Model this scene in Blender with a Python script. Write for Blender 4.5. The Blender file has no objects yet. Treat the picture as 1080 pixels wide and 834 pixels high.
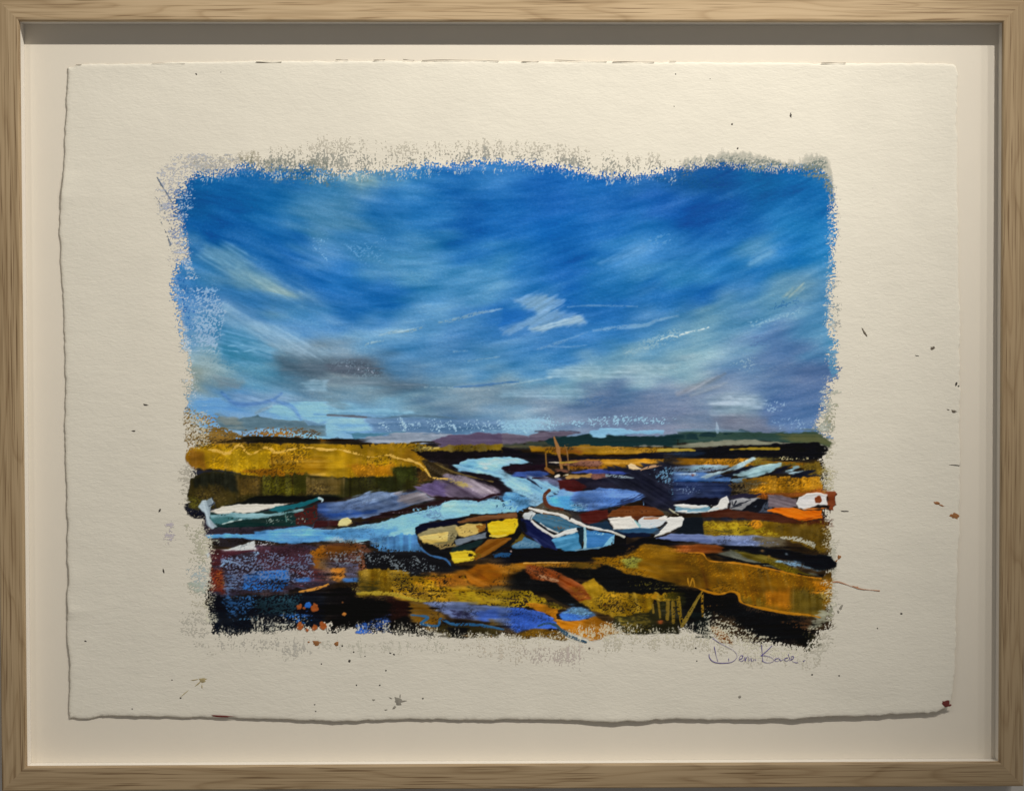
import bpy, math, os
import numpy as np

# ------------------------------------------------------------------ scene, camera, light
scene = bpy.context.scene
COL = scene.collection
rng = np.random.default_rng(7)

CAM_EULER = (math.pi / 2 - 0.028260740101, 0.001746867226, -0.014813363547)
FPX = 1997.1821101                     # focal length in photo pixels (photo is 1080 px wide)
SHX, SHY = -46.4073488, 41.8084589     # lens shift in photo pixels
CXP, CYP = 540.0, 416.6
Y_FRONT = -0.036                       # front face of the oak frame; the gallery wall is y = 0
W_IN, H_IN = 0.7755, 0.58825           # opening of the frame in metres
Y_BOARD = Y_FRONT + 0.018              # front face of the mount board
CAM_LOC = (0.01125, Y_FRONT - 1.5, 0.0105)

cam_d = bpy.data.cameras.new("camera")
cam = bpy.data.objects.new("camera", cam_d)
COL.objects.link(cam)
cam.location = CAM_LOC
cam.rotation_euler = CAM_EULER
cam_d.sensor_fit = 'HORIZONTAL'
cam_d.sensor_width = 36.0
cam_d.lens = FPX * 36.0 / 1080.0
cam_d.shift_x = SHX / 1080.0
cam_d.shift_y = SHY / 1080.0
cam_d.clip_start, cam_d.clip_end = 0.05, 50.0
scene.camera = cam

world = bpy.data.worlds.new("World")
scene.world = world
world.use_nodes = True
bg = world.node_tree.nodes["Background"]
bg.inputs[0].default_value = (1.0, 0.965, 0.91, 1.0)
bg.inputs[1].default_value = 0.175

scene.view_settings.view_transform = 'Standard'
scene.view_settings.look = 'None'
scene.view_settings.exposure = 0.0
scene.view_settings.gamma = 1.0


def track_spot(name, loc, aim, power, size_deg, blend, radius, color):
    """a gallery ceiling spot"""
    d = bpy.data.lights.new(name, 'SPOT')
    o = bpy.data.objects.new(name, d)
    COL.objects.link(o)
    o.location = loc
    import mathutils
    v = mathutils.Vector(aim) - mathutils.Vector(loc)
    o.rotation_euler = v.to_track_quat('-Z', 'Y').to_euler()
    d.energy = power
    d.spot_size = math.radians(size_deg)
    d.spot_blend = blend
    d.shadow_soft_size = radius
    d.color = color
    return o


WARM = (1.0, 0.945, 0.845)
track_spot("spot_lamp", (0.53, -0.94, 1.12), (-0.09, 0.0, 0.06), 76, 52, 1.0, 0.012, WARM)
track_spot("spot_lamp", (0.82, -0.94, 1.12), (-0.10, 0.0, 0.03), 15, 62, 1.0, 0.02, WARM)
track_spot("spot_lamp", (1.10, -0.94, 1.12), (-0.20, 0.0, 0.05), 10, 66, 1.0, 0.02, WARM)
track_spot("spot_lamp", (-0.62, -0.94, 1.12), (-0.30, 0.0, -0.06), 9, 66, 1.0, 0.02, WARM)

# ------------------------------------------------------------------ photo pixel <-> place
_rx, _ry, _rz = CAM_EULER
_X = np.array([[1, 0, 0], [0, math.cos(_rx), -math.sin(_rx)], [0, math.sin(_rx), math.cos(_rx)]])
_Y = np.array([[math.cos(_ry), 0, math.sin(_ry)], [0, 1, 0], [-math.sin(_ry), 0, math.cos(_ry)]])
_Z = np.array([[math.cos(_rz), -math.sin(_rz), 0], [math.sin(_rz), math.cos(_rz), 0], [0, 0, 1]])
ROT = _Z @ _Y @ _X


def on_plane(u, v, y):
    """the point of the picture seen at photo pixel (u, v) on the depth plane y: a measurement taken off the photograph"""
    u = np.asarray(u, float)
    v = np.asarray(v, float) * (833.2 / 834.0)
    q = np.stack([(u - CXP + SHX) / FPX, -(v - CYP - SHY) / FPX, -np.ones_like(u)], -1)
    d = q @ ROT.T
    t = (np.asarray(y) - CAM_LOC[1]) / d[..., 1]
    return np.stack([CAM_LOC[0] + t * d[..., 0], CAM_LOC[1] + t * d[..., 1], CAM_LOC[2] + t * d[..., 2]], -1)


# ------------------------------------------------------------------ small helpers
def link(o, parent=None):
    COL.objects.link(o)
    if parent is not None:
        o.parent = parent
    return o


def mesh_obj(name, verts, faces, mat, parent=None, smooth=False):
    me = bpy.data.meshes.new(name)
    me.from_pydata([tuple(map(float, v)) for v in verts], [], [tuple(map(int, f)) for f in faces])
    me.update()
    if smooth:
        me.polygons.foreach_set("use_smooth", [True] * len(me.polygons))
    me.materials.append(mat)
    return link(bpy.data.objects.new(name, me), parent)


def fast_mesh(name, verts, quads, mat, parent=None, smooth=True, colors=None):
    me = bpy.data.meshes.new(name)
    nv, nf = len(verts), len(quads)
    me.vertices.add(nv)
    me.vertices.foreach_set("co", np.ascontiguousarray(verts, np.float32).ravel())
    me.loops.add(nf * 4)
    me.loops.foreach_set("vertex_index", np.ascontiguousarray(quads, np.int32).ravel())
    me.polygons.add(nf)
    me.polygons.foreach_set("loop_start", np.arange(0, nf * 4, 4, dtype=np.int32))
    me.polygons.foreach_set("loop_total", np.full(nf, 4, np.int32))
    me.polygons.foreach_set("use_smooth", np.full(nf, smooth, bool))
    if colors is not None:
        a = me.color_attributes.new("pigment", 'FLOAT_COLOR', 'POINT')
        c = np.ones((nv, 4), np.float32)
        c[:, :3] = colors
        a.data.foreach_set("color", c.ravel())
    me.update(calc_edges=True)
    me.validate()
    me.materials.append(mat)
    return link(bpy.data.objects.new(name, me), parent)


def lin(c):
    c = np.asarray(c, float) / 255.0
    return np.where(c <= 0.04045, c / 12.92, ((c + 0.055) / 1.055) ** 2.4)


# ------------------------------------------------------------------ materials
def new_mat(name):
    m = bpy.data.materials.new(name)
    m.use_nodes = True
    nt = m.node_tree
    return m, nt, nt.nodes["Principled BSDF"]


def N(nt, t, **kw):
    n = nt.nodes.new(t)
    for k, v in kw.items():
        setattr(n, k, v)
    return n


def mapping(nt, scale, loc=(0, 0, 0)):
    tc = N(nt, 'ShaderNodeTexCoord')
    mp = N(nt, 'ShaderNodeMapping')
    mp.inputs['Scale'].default_value = scale
    mp.inputs['Location'].default_value = loc
    nt.links.new(tc.outputs['Object'], mp.inputs['Vector'])
    return mp


def noise(nt, vec, scale, detail=3.0, rough=0.5, dist=0.0):
    n = N(nt, 'ShaderNodeTexNoise')
    n.inputs['Scale'].default_value = scale
    n.inputs['Detail'].default_value = detail
    n.inputs['Roughness'].default_value = rough
    n.inputs['Distortion'].default_value = dist
    nt.links.new(vec.outputs[0], n.inputs['Vector'])
    return n


def ramp(nt, fac, stops):
    r = N(nt, 'ShaderNodeValToRGB')
    e = r.color_ramp.elements
    while len(e) < len(stops):
        e.new(0.5)
    for k, (p, c) in enumerate(stops):
        e[k].position = p
        e[k].color = (*c, 1)
    nt.links.new(fac, r.inputs[0])
    return r


def mixrgb(nt, a, b, fac, mode='MULTIPLY'):
    m = N(nt, 'ShaderNodeMix', data_type='RGBA', blend_type=mode)
    for s, v in ((0, fac), (6, a), (7, b)):
        if hasattr(v, 'is_linked'):
            nt.links.new(v, m.inputs[s])
        else:
            m.inputs[s].default_value = v
    return m.outputs[2]


def oak(name, tone, off):
    m, nt, b = new_mat(name)
    # cathedral figure: contour lines of a long drawn-out noise
    mp = mapping(nt, (1.0, 9.0, 9.0), off)
    n1 = noise(nt, mp, 3.2, 2.0, 0.45, 0.25)
    mul = N(nt, 'ShaderNodeMath', operation='MULTIPLY'); mul.inputs[1].default_value = 11.0
    nt.links.new(n1.outputs['Fac'], mul.inputs[0])
    fr = N(nt, 'ShaderNodeMath', operation='FRACT')
    nt.links.new(mul.outputs[0], fr.inputs[0])
    rings = ramp(nt, fr.outputs[0], [(0.0, (.66, .60, .53)), (0.10, (.93, .92, .90)), (0.55, (1, 1, 1)), (0.86, (.88, .86, .83)), (1.0, (.68, .62, .55))])
    # fine fibres and pores
    mf = mapping(nt, (9.0, 560.0, 560.0), off)
    nf = noise(nt, mf, 1.0, 3.0, 0.6)
    fib = ramp(nt, nf.outputs['Fac'], [(0.30, (.68, .64, .58)), (0.52, (1, 1, 1)), (0.75, (1.0, .99, .97))])
    mp2 = mapping(nt, (16.0, 900.0, 900.0), off)
    npo = noise(nt, mp2, 1.0, 1.0, 0.5)
    por = ramp(nt, npo.outputs['Fac'], [(0.30, (.50, .44, .38)), (0.40, (1, 1, 1))])
    mb = mapping(nt, (1.3, 12.0, 12.0), off)
    nb = noise(nt, mb, 2.0, 2.0, 0.5)
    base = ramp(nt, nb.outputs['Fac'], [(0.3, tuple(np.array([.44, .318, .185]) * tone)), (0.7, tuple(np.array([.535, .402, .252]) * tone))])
    c = mixrgb(nt, base.outputs[0], rings.outputs[0], 0.62)
    c = mixrgb(nt, c, fib.outputs[0], 0.9)
    c = mixrgb(nt, c, por.outputs[0], 0.95)
    nt.links.new(c, b.inputs['Base Color'])
    b.inputs['Roughness'].default_value = 0.55
    b.inputs['Specular IOR Level'].default_value = 0.3
    bp = N(nt, 'ShaderNodeBump'); bp.inputs['Strength'].default_value = 0.25; bp.inputs['Distance'].default_value = 0.0006
    nt.links.new(nf.outputs['Fac'], bp.inputs['Height'])
    nt.links.new(bp.outputs[0], b.inputs['Normal'])
    return m


def card(name, col, var=0.03, scale=60.0, bump=0.05):
    m, nt, b = new_mat(name)
    mp = mapping(nt, (1, 1, 1))
    n = noise(nt, mp, scale, 4.0, 0.55)
    r = ramp(nt, n.outputs['Fac'], [(0.3, tuple(np.array(col) * (1 - var))), (0.7, tuple(np.array(col) * (1 + var)))])
    nt.links.new(r.outputs[0], b.inputs['Base Color'])
    b.inputs['Roughness'].default_value = 0.8
    b.inputs['Specular IOR Level'].default_value = 0.15
    n2 = noise(nt, mp, 900.0, 2.0, 0.5)
    bp = N(nt, 'ShaderNodeBump'); bp.inputs['Strength'].default_value = bump; bp.inputs['Distance'].default_value = 0.0005
    nt.links.new(n2.outputs['Fac'], bp.inputs['Height'])
    nt.links.new(bp.outputs[0], b.inputs['Normal'])
    return m


def paper_bump(nt, b, strength=0.5):
    """cold-pressed felt texture: soft ridges, wider than tall"""
    mp = mapping(nt, (0.42, 1.0, 1.0))
    n1 = noise(nt, mp, 520.0, 3.0, 0.6, 0.5)
    n2 = noise(nt, mp, 150.0, 2.0, 0.5, 0.4)
    n3 = noise(nt, mp, 28.0, 3.0, 0.55, 0.3)
    am = N(nt, 'ShaderNodeMath', operation='MULTIPLY_ADD'); am.inputs[1].default_value = 2.2
    nt.links.new(n3.outputs['Fac'], am.inputs[0])
    nt.links.new(n1.outputs['Fac'], am.inputs[2])
    ad = N(nt, 'ShaderNodeMath', operation='MULTIPLY_ADD'); ad.inputs[1].default_value = 0.8
    nt.links.new(n2.outputs['Fac'], ad.inputs[0])
    nt.links.new(am.outputs[0], ad.inputs[2])
    bp = N(nt, 'ShaderNodeBump'); bp.inputs['Strength'].default_value = strength; bp.inputs['Distance'].default_value = 0.0007
    nt.links.new(ad.outputs[0], bp.inputs['Height'])
    nt.links.new(bp.outputs[0], b.inputs['Normal'])


PAPER = np.array([0.800, 0.765, 0.678])


def paper_mat():
    m, nt, b = new_mat("cotton_paper")
    mp = mapping(nt, (1, 1, 1))
    n = noise(nt, mp, 22.0, 5.0, 0.6)
    r = ramp(nt, n.outputs['Fac'], [(0.3, tuple(PAPER * .965)), (0.7, tuple(PAPER * 1.02))])
    nt.links.new(r.outputs[0], b.inputs['Base Color'])
    b.inputs['Roughness'].default_value = 0.9
    b.inputs['Specular IOR Level'].default_value = 0.1
    paper_bump(nt, b, 0.36)
    return m


def paint_mat():
    m, nt, b = new_mat("acrylic_paint")
    a = N(nt, 'ShaderNodeVertexColor', layer_name="pigment")
    mp = mapping(nt, (1, 1, 1))
    n = noise(nt, mp, 700.0, 3.0, 0.6)
    r = ramp(nt, n.outputs['Fac'], [(0.3, (.93, .93, .93)), (0.7, (1.05, 1.05, 1.05))])
    c = mixrgb(nt, a.outputs['Color'], r.outputs[0], 0.6)
    nt.links.new(c, b.inputs['Base Color'])
    b.inputs['Roughness'].default_value = 0.5
    b.inputs['Specular IOR Level'].default_value = 0.06
    paper_bump(nt, b, 0.3)
    return m


def flat_mat(name, col, rough=0.6):
    m, nt, b = new_mat(name)
    mp = mapping(nt, (1, 1, 1))
    n = noise(nt, mp, 400.0, 3.0, 0.6)
    r = ramp(nt, n.outputs['Fac'], [(0.3, tuple(np.array(col) * .85)), (0.7, tuple(np.array(col) * 1.12))])
    nt.links.new(r.outputs[0], b.inputs['Base Color'])
    b.inputs['Roughness'].default_value = rough
    return m


M_WALL = card("painted_plaster", (.60, .575, .55), 0.02, 30.0, 0.25)
M_BOARD = card("mount_board_card", (.79, .735, .645), 0.008, 40.0, 0.05)
M_SPACER = card("white_spacer_card", (.80, .755, .69), 0.008, 40.0, 0.05)
M_PAPER = paper_mat()
M_PAINT = paint_mat()

# ------------------------------------------------------------------ the gallery wall
wall = mesh_obj("wall", [(-1.6, 0, -1.2), (1.6, 0, -1.2), (1.6, 0, 1.2), (-1.6, 0, 1.2),
                         (-1.6, .06, -1.2), (1.6, .06, -1.2), (1.6, .06, 1.2), (-1.6, .06, 1.2)],
                [(0, 1, 2, 3), (7, 6, 5, 4), (0, 4, 5, 1), (1, 5, 6, 2), (2, 6, 7, 3), (3, 7, 4, 0)], M_WALL)
wall["kind"] = "structure"

# ------------------------------------------------------------------ the framed painting: one thing
pic = bpy.data.objects.new("framed_painting", None)
link(pic)
pic["label"] = "framed estuary painting on torn-edged paper floating in a deep pale oak box frame"
pic["category"] = "framed painting"


def part(o, label=None):
    if label:
        o["label"] = label
    return o


# --- frame: four mitred oak rails, each along its own local x
frame = link(bpy.data.objects.new("frame", None), pic)
RW = 0.0192                                # rail width
LIP = 0.0055                               # depth of the wooden lip before the white spacer
BV = 0.0013                                # worn inner arris
# profile (o = distance outward from the opening, y = depth); closed loop
PROF = [(0.0, Y_FRONT + LIP), (0.0, Y_FRONT + BV), (0.0004, Y_FRONT + BV * .35), (BV, Y_FRONT), (RW - .0009, Y_FRONT),
        (RW - .0002, Y_FRONT + .0003), (RW, Y_FRONT + .001), (RW, -0.0005), (0.0045, -0.0005), (0.0045, Y_FRONT + LIP)]


def rail(length, rot_y, centre, tone, off, label):
    """long axis on local x, local z pointing out of the opening"""
    vs, fs = [], []
    xs = np.linspace(-0.5, 0.5, 25)
    n = len(PROF)
    for t in xs:
        for o, y in PROF:
            vs.append((t * (length + 2 * o), y, o))
    for i in range(len(xs) - 1):
        for k in range(n):
            a, b2 = i * n + k, i * n + (k + 1) % n
            fs.append((a, b2, b2 + n, a + n))
    fs.append(tuple(range(n)))
    fs.append(tuple(reversed(range((len(xs) - 1) * n, len(xs) * n))))
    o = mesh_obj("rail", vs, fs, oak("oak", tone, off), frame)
    o.location = centre
    o.rotation_euler = (0, rot_y, 0)
    o["label"] = label
    return o


rail(W_IN, 0.0, (0, 0, H_IN / 2), 1.0, (3.1, 0.3, 1.7), "top oak rail")  # rail tones step down from top to bottom: lamp fall-off put into the oak colour
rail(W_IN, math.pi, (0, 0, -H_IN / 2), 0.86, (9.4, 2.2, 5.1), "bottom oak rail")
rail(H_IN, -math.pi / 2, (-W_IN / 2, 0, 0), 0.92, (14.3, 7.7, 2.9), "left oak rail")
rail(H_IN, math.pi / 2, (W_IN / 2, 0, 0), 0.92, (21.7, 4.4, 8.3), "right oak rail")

# --- white spacer lining the inside of the box (four strips, butted) and the mount board
def box(x0, x1, y0, y1, z0, z1):
    v = [(x0, y0, z0), (x1, y0, z0), (x1, y0, z1), (x0, y0, z1), (x0, y1, z0), (x1, y1, z0), (x1, y1, z1), (x0, y1, z1)]
    f = [(0, 1, 2, 3), (7, 6, 5, 4), (0, 4, 5, 1), (1, 5, 6, 2), (2, 6, 7, 3), (3, 7, 4, 0)]
    return v, f


G = 0.0004
hw, hh = W_IN / 2 + G, H_IN / 2 + G
y0, y1 = Y_FRONT + LIP + 0.0002, Y_BOARD - 0.0002
for (a, b2, c, d) in ((-hw - .003, hw + .003, hh, hh + .003), (-hw - .003, hw + .003, -hh - .003, -hh),
                      (-hw - .003, -hw, -hh + .0001, hh - .0001), (hw, hw + .003, -hh + .0001, hh - .0001)):
    v, f = box(a, b2, y0, y1, c, d)
    mesh_obj("spacer", v, f, M_SPACER, pic)
v, f = box(-hw - .003, hw + .003, Y_BOARD, Y_BOARD + .004, -hh - .003, hh + .003)
mesh_obj("backing_board", v, f, M_BOARD, pic)

# ------------------------------------------------------------------ the torn-edged paper
def smooth_noise1(n, sig, seed):
    r = np.random.default_rng(seed).standard_normal(n)
    k = np.exp(-0.5 * (np.arange(-int(4 * sig) - 1, int(4 * sig) + 2) / sig) ** 2)
    s = np.convolve(np.concatenate([r, r, r]), k / k.sum(), 'same')[n:2 * n]
    return s / (s.std() + 1e-9)


LEFT = [(62, 72), (90, 71), (120, 69.5), (150, 68.5), (183, 67), (190, 65.5), (203, 64.5), (212, 63.5), (240, 63), (280, 64), (310, 66.5), (345, 68),
        (380, 68.8), (420, 69.3), (450, 69), (480, 68.8), (510, 69.8), (540, 70.5), (570, 71.3), (600, 72.2), (612, 72), (630, 71), (660, 70.8), (680, 72),
        (700, 73.3), (730, 73), (748, 73), (757, 74)]
RIGHT = [(66, 1008), (75, 1010), (100, 1009), (140, 1009.5), (200, 1010), (300, 1011.5), (400, 1012), (500, 1012.5), (560, 1012), (600, 1010.5), (640, 1009), (680, 1008), (720, 1007), (740, 1005), (748, 1002), (752, 999)]
TOP = [(72, 71), (76, 68.5), (90, 67.5), (110, 67.5), (150, 66.5), (200, 65), (270, 64.6), (330, 64.2), (400, 64), (430, 64.5), (500, 64.3), (560, 65), (640, 65.2),
       (700, 65.6), (800, 66.3), (900, 67), (960, 67), (1000, 67.2), (1008, 68.5), (1012, 72)]
BOTTOM = [(72, 757), (78, 758.5), (86, 758.5), (100, 756), (112, 754.8), (140, 755.5), (180, 756), (240, 757), (300, 758.6), (355, 760.5), (400, 759.5), (450, 758),
          (500, 759.5), (540, 758.8), (600, 759.5), (650, 761.5), (690, 760), (720, 758.5), (760, 758.5), (800, 759), (850, 757.5), (900, 755.5), (950, 753.5), (990, 751.5), (1000, 750), (1006, 747)]


def edge_fn(tab, seed, amp):
    t = np.array(tab, float)
    nz = smooth_noise1(1400, 1.6, seed) * 0.32 + smooth_noise1(1400, 6, seed + 1) * 0.45
    def f(s):
        s = np.asarray(s, float)
        return np.interp(s, t[:, 0], t[:, 1]) + amp * np.interp(s, np.arange(1400), nz)
    return f


eL, eR, eT, eB = edge_fn(LEFT, 11, 0.8), edge_fn(RIGHT, 21, 0.9), edge_fn(TOP, 31, 0.6), edge_fn(BOTTOM, 41, 0.75)
WAVES = [(1.9, 0.6, 0.3, 0.00035), (0.8, 2.1, 1.2, 0.0003), (3.3, 1.4, 2.2, 0.00022), (2.2, 4.7, 0.7, 0.00016), (6.1, 3.0, 4.0, 0.00010)]


def lift(u, v):
    """how far the sheet stands off the mount board (metres) at photo pixel (u, v)"""
    u = np.asarray(u, float); v = np.asarray(v, float)
    x, y = (u - 540) / 470.0, (v - 412) / 345.0
    z = 0.0023 + 0 * x
    for a, b, c, k in WAVES:
        z = z + k * np.sin(a * x + b * y + c)
    # lower right corner stands out, lower left and upper right lie flatter
    z = z + 0.0016 * np.clip(x + 0.2, 0, 1) * np.clip(y - .2, 0, 1) - 0.0012 * np.clip(-x - .5, 0, 1) * np.clip(y, 0, 1)
    # cockles where the sheet was torn along its left edge
    for (cv, s, k) in ((190, 7, .0008), (206, 10, .0011), (610, 9, .0006), (645, 6, .0013), (660, 14, -.0006), (705, 10, .0006)):
        z = z + k * np.exp(-((v - cv) / s) ** 2) * np.exp(-np.clip(u - 66, 0, None) / 16.0)
    for (cu, s, k) in ((140, 20, .0006), (230, 25, -.0003), (355, 40, .0005), (650, 30, .0008), (760, 14, -.0004), (860, 40, .0008)):
        z = z + k * np.exp(-((u - cu) / s) ** 2) * np.exp(-np.clip(758 - v, 0, None) / 14.0)
    for (cu, s, k) in ((190, 60, .0006), (380, 40, .0005), (600, 50, .0007), (860, 60, .0005)):
        z = z + k * np.exp(-((u - cu) / s) ** 2) * np.exp(-np.clip(v - 65, 0, None) / 9.0)
    return np.maximum(z, 0.0010)


THICK = 0.0007


def build_paper():
    nu, nv = 430, 320
    # denser towards the deckle edges
    def dens(n):
        t = np.linspace(0, 1, n)
        return t - 0.085 * np.sin(4 * np.pi * t) / 2 * 0.9 - 0.06 * np.sin(2 * np.pi * t) / (2 * np.pi) * 2
    a, b = np.clip(dens(nu), 0, 1), np.clip(dens(nv), 0, 1)
    U, V = np.meshgrid(a, b)
    gu = 66 + (1010 - 66) * U
    gv = 66 + (756 - 66) * V
    x = (1 - U) * eL(gv) + U * eR(gv)
    y = (1 - V) * eT(gu) + V * eB(gu)
    edge = np.minimum(np.minimum(x - eL(gv), eR(gv) - x), np.minimum(y - eT(gu), eB(gu) - y))
    edge = np.clip(edge, 0, 6)
    r = np.random.default_rng(5)
    thin = THICK * (1 - np.exp(-edge / 1.3))           # the torn edge feathers away
    base = lift(x, y)
    crumb = np.exp(-edge / 3.0) * r.standard_normal(x.shape) * 0.00010
    zf = base - THICK + thin + 0.0001 + crumb
    zb = np.maximum(base - THICK - 0.0001, 0.0003)
    vf = on_plane(x, y, Y_BOARD - zf).reshape(-1, 3)
    vb = on_plane(x, y, Y_BOARD - zb).reshape(-1, 3)
    idx = np.arange(nu * nv).reshape(nv, nu)
    q = np.stack([idx[1:, :-1], idx[1:, 1:], idx[:-1, 1:], idx[:-1, :-1]], -1).reshape(-1, 4)
    n = nu * nv
    qb = q[:, ::-1] + n
    ring = np.concatenate([idx[0, :], idx[1:, -1], idx[-1, -2::-1], idx[-2:0:-1, 0]])
    nx = np.roll(ring, -1)
    qs = np.stack([ring, nx, nx + n, ring + n], -1)
    return fast_mesh("paper_sheet", np.concatenate([vf, vb]), np.concatenate([q, qb, qs]), M_PAPER, pic)


paper = build_paper()
part(paper, "cream cold-pressed sheet with torn deckle edges")

# ------------------------------------------------------------------ the painting: pigment and relief, brush mark by brush mark
CELL = 0.7                                   # photo pixels per paint cell
PX0, PX1, PY0, PY1 = 150.0, 925.0, 128.0, 716.0
NX, NY = int((PX1 - PX0) / CELL), int((PY1 - PY0) / CELL)
gx = PX0 + (np.arange(NX) + .5) * CELL
gy = PY0 + (np.arange(NY) + .5) * CELL
XX, YY = np.meshgrid(gx, gy)
RGB = np.zeros((NY, NX, 3), np.float32)      # pigment as it looks under the gallery light, 0..255
ALPHA = np.zeros((NY, NX), np.float32)       # how completely paint covers the paper
RELIEF = np.zeros((NY, NX), np.float32)      # paint thickness, arbitrary units
REGION = np.zeros((NY, NX), np.int16)
FX = np.fft.fftfreq(NX, CELL)[None, :]
FY = np.fft.fftfreq(NY, CELL)[:, None]


def gfield(sx, sy, ang=0.0, seed=0, band=None):
    """smooth random field, gaussian grain sx by sy photo pixels turned by ang degrees; zero mean, unit spread"""
    w = np.fft.fft2(np.random.default_rng(1000 + seed).standard_normal((NY, NX)))
    c, s = math.cos(math.radians(ang)), math.sin(math.radians(ang))
    a, b = FX * c + FY * s, -FX * s + FY * c
    g = np.exp(-2 * np.pi ** 2 * ((a * sx) ** 2 + (b * sy) ** 2))
    if band:
        g = g - np.exp(-2 * np.pi ** 2 * ((a * sx * band) ** 2 + (b * sy * band) ** 2))
    f = np.real(np.fft.ifft2(w * g))
    f -= f.mean()
    return (f / f.std()).astype(np.float32)


def uniform(f):
    """rank transform to 0..1"""
    o = np.empty(f.size, np.float32)
    o[np.argsort(f, axis=None)] = np.linspace(0, 1, f.size)
    return o.reshape(f.shape)


TOOTH = uniform(gfield(.75, .48, -25, 1, 3.0) + .6 * gfield(.45, .45, 12, 2, 3.0) + .40 * gfield(1.7, 1.1, -15, 3, 3.0) + .30 * gfield(6, 4, 0, 9))
TOOTH_V = uniform(.8 * gfield(.40, 1.0, 6, 11, 3.0) + .9 * gfield(.42, .42, 0, 12, 3.0) + .35 * gfield(1.6, 2.2, 0, 13, 3.0) + .3 * gfield(6, 6, 0, 14))
TOOTH_H = uniform(.8 * gfield(1.0, .42, -14, 15, 3.0) + .9 * gfield(.42, .42, 0, 16, 3.0) + .35 * gfield(2.2, 1.6, 0, 17, 3.0) + .3 * gfield(6, 6, 0, 18))
WOB = gfield(2.6, 2.6, 0, 4) * .6 + gfield(1.1, 1.1, 0, 5) * .4
WOB2 = gfield(9, 9, 0, 6)
BLOT = gfield(14, 8, 0, 7)
_streak = {}


def streak_field(ang):
    k = int(round(ang / 15.0)) * 15 % 180
    if k not in _streak:
        _streak[k] = (.6 * gfield(16, .7, k, 50 + k) + .5 * gfield(26, 1.7, k, 300 + k) + .3 * gfield(2, 1, k, 500 + k)) / .82
    return _streak[k]


def sstep(x, a, b):
    t = np.clip((x - a) / (b - a), 0, 1)
    return t * t * (3 - 2 * t)


TILES = dict(A1=(160, 140, 5.838), A2=(345, 140, 5.838), A3=(530, 140, 5.838), A4=(715, 140, 5.838),
             B1=(160, 280, 5.838), B2=(345, 280, 5.838), B3=(530, 280, 5.838), B4=(715, 280, 5.838),
             C1=(160, 410, 5.838), C2=(345, 410, 5.838), C3=(530, 410, 5.838), C4=(715, 410, 5.838),
             D1=(160, 550, 5.838), D2=(345, 550, 5.838), D3=(530, 550, 5.838), D4=(715, 550, 5.838),
             K1=(195, 505, 7.2), K2=(430, 520, 8.308), K3=(540, 520, 9.0), K4=(630, 510, 9.0), K5=(740, 500, 7.2),
             K6=(340, 500, 8.308), K7=(460, 450, 7.579), K8=(560, 450, 7.579), SG=(735, 660, 9.0))


def pts(s):
    """'K2: 75,310 130,275' -> photo pixels (the two letters name the close-up the marks were measured in)"""
    ox, oy, k = 0.0, 0.0, 1.0
    if ':' in s:
        t, s = s.split(':')
        ox, oy, k = TILES[t.strip()]
    p = np.array([[float(c) for c in q.split(',')] for q in s.split()])
    return p / k + np.array([ox, oy])


def spline(p, closed, n=6):
    m = len(p)
    if m < 3:
        return p
    out = []
    for i in range(m if closed else m - 1):
        if closed:
            a, b, c, d = p[i - 1], p[i], p[(i + 1) % m], p[(i + 2) % m]
        else:
            a, b, c, d = p[max(i - 1, 0)], p[i], p[i + 1], p[min(i + 2, m - 1)]
        for t in np.arange(n) / n:
            out.append(.5 * (2 * b + (c - a) * t + (2 * a - 5 * b + 4 * c - d) * t ** 2 + (3 * b - a - 3 * c + d) * t ** 3))
    if not closed:
        out.append(p[-1])
    return np.array(out)


def window(p, pad):
    x0 = max(int((p[:, 0].min() - pad - PX0) / CELL), 0); x1 = min(int((p[:, 0].max() + pad - PX0) / CELL) + 1, NX)
    y0 = max(int((p[:, 1].min() - pad - PY0) / CELL), 0); y1 = min(int((p[:, 1].max() + pad - PY0) / CELL) + 1, NY)
    return (slice(y0, max(y1, y0)), slice(x0, max(x1, x0)))


def sdf(p, w):
    """signed distance to a closed outline, positive inside"""
    X, Y = XX[w], YY[w]
    d2 = np.full(X.shape, 1e9, np.float32)
    ins = np.zeros(X.shape, bool)
    for i in range(len(p)):
        a, b = p[i - 1], p[i]
        ex, ey = b[0] - a[0], b[1] - a[1]
        L = ex * ex + ey * ey + 1e-9
        t = np.clip(((X - a[0]) * ex + (Y - a[1]) * ey) / L, 0, 1)
        d2 = np.minimum(d2, (X - a[0] - t * ex) ** 2 + (Y - a[1] - t * ey) ** 2)
        if a[1] != b[1]:
            c = ((a[1] > Y) != (b[1] > Y))
            ins ^= c & (X < ex * (Y - a[1]) / (b[1] - a[1]) + a[0])
    d = np.sqrt(d2)
    return np.where(ins, d, -d)


STATE = dict(reg=0, hold=None, bristle=1.0)


def lay(w, a, c, h):
    """put paint of colour c and thickness h on the window w with coverage a"""
    a = np.clip(a, 0, 1).astype(np.float32)
    al = ALPHA[w]
    na = a + al * (1 - a)
    k = np.where(na > 1e-4, a / np.maximum(na, 1e-4), 0)[..., None]
    RGB[w] = RGB[w] * (1 - k) + c * k
    ALPHA[w] = na
    RELIEF[w] = np.maximum(RELIEF[w] * (1 - .75 * a), RELIEF[w] * (1 - a) + (h + .25 * RELIEF[w]) * a)
    REGION[w] = np.where(a > .45, STATE['reg'], REGION[w])


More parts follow.
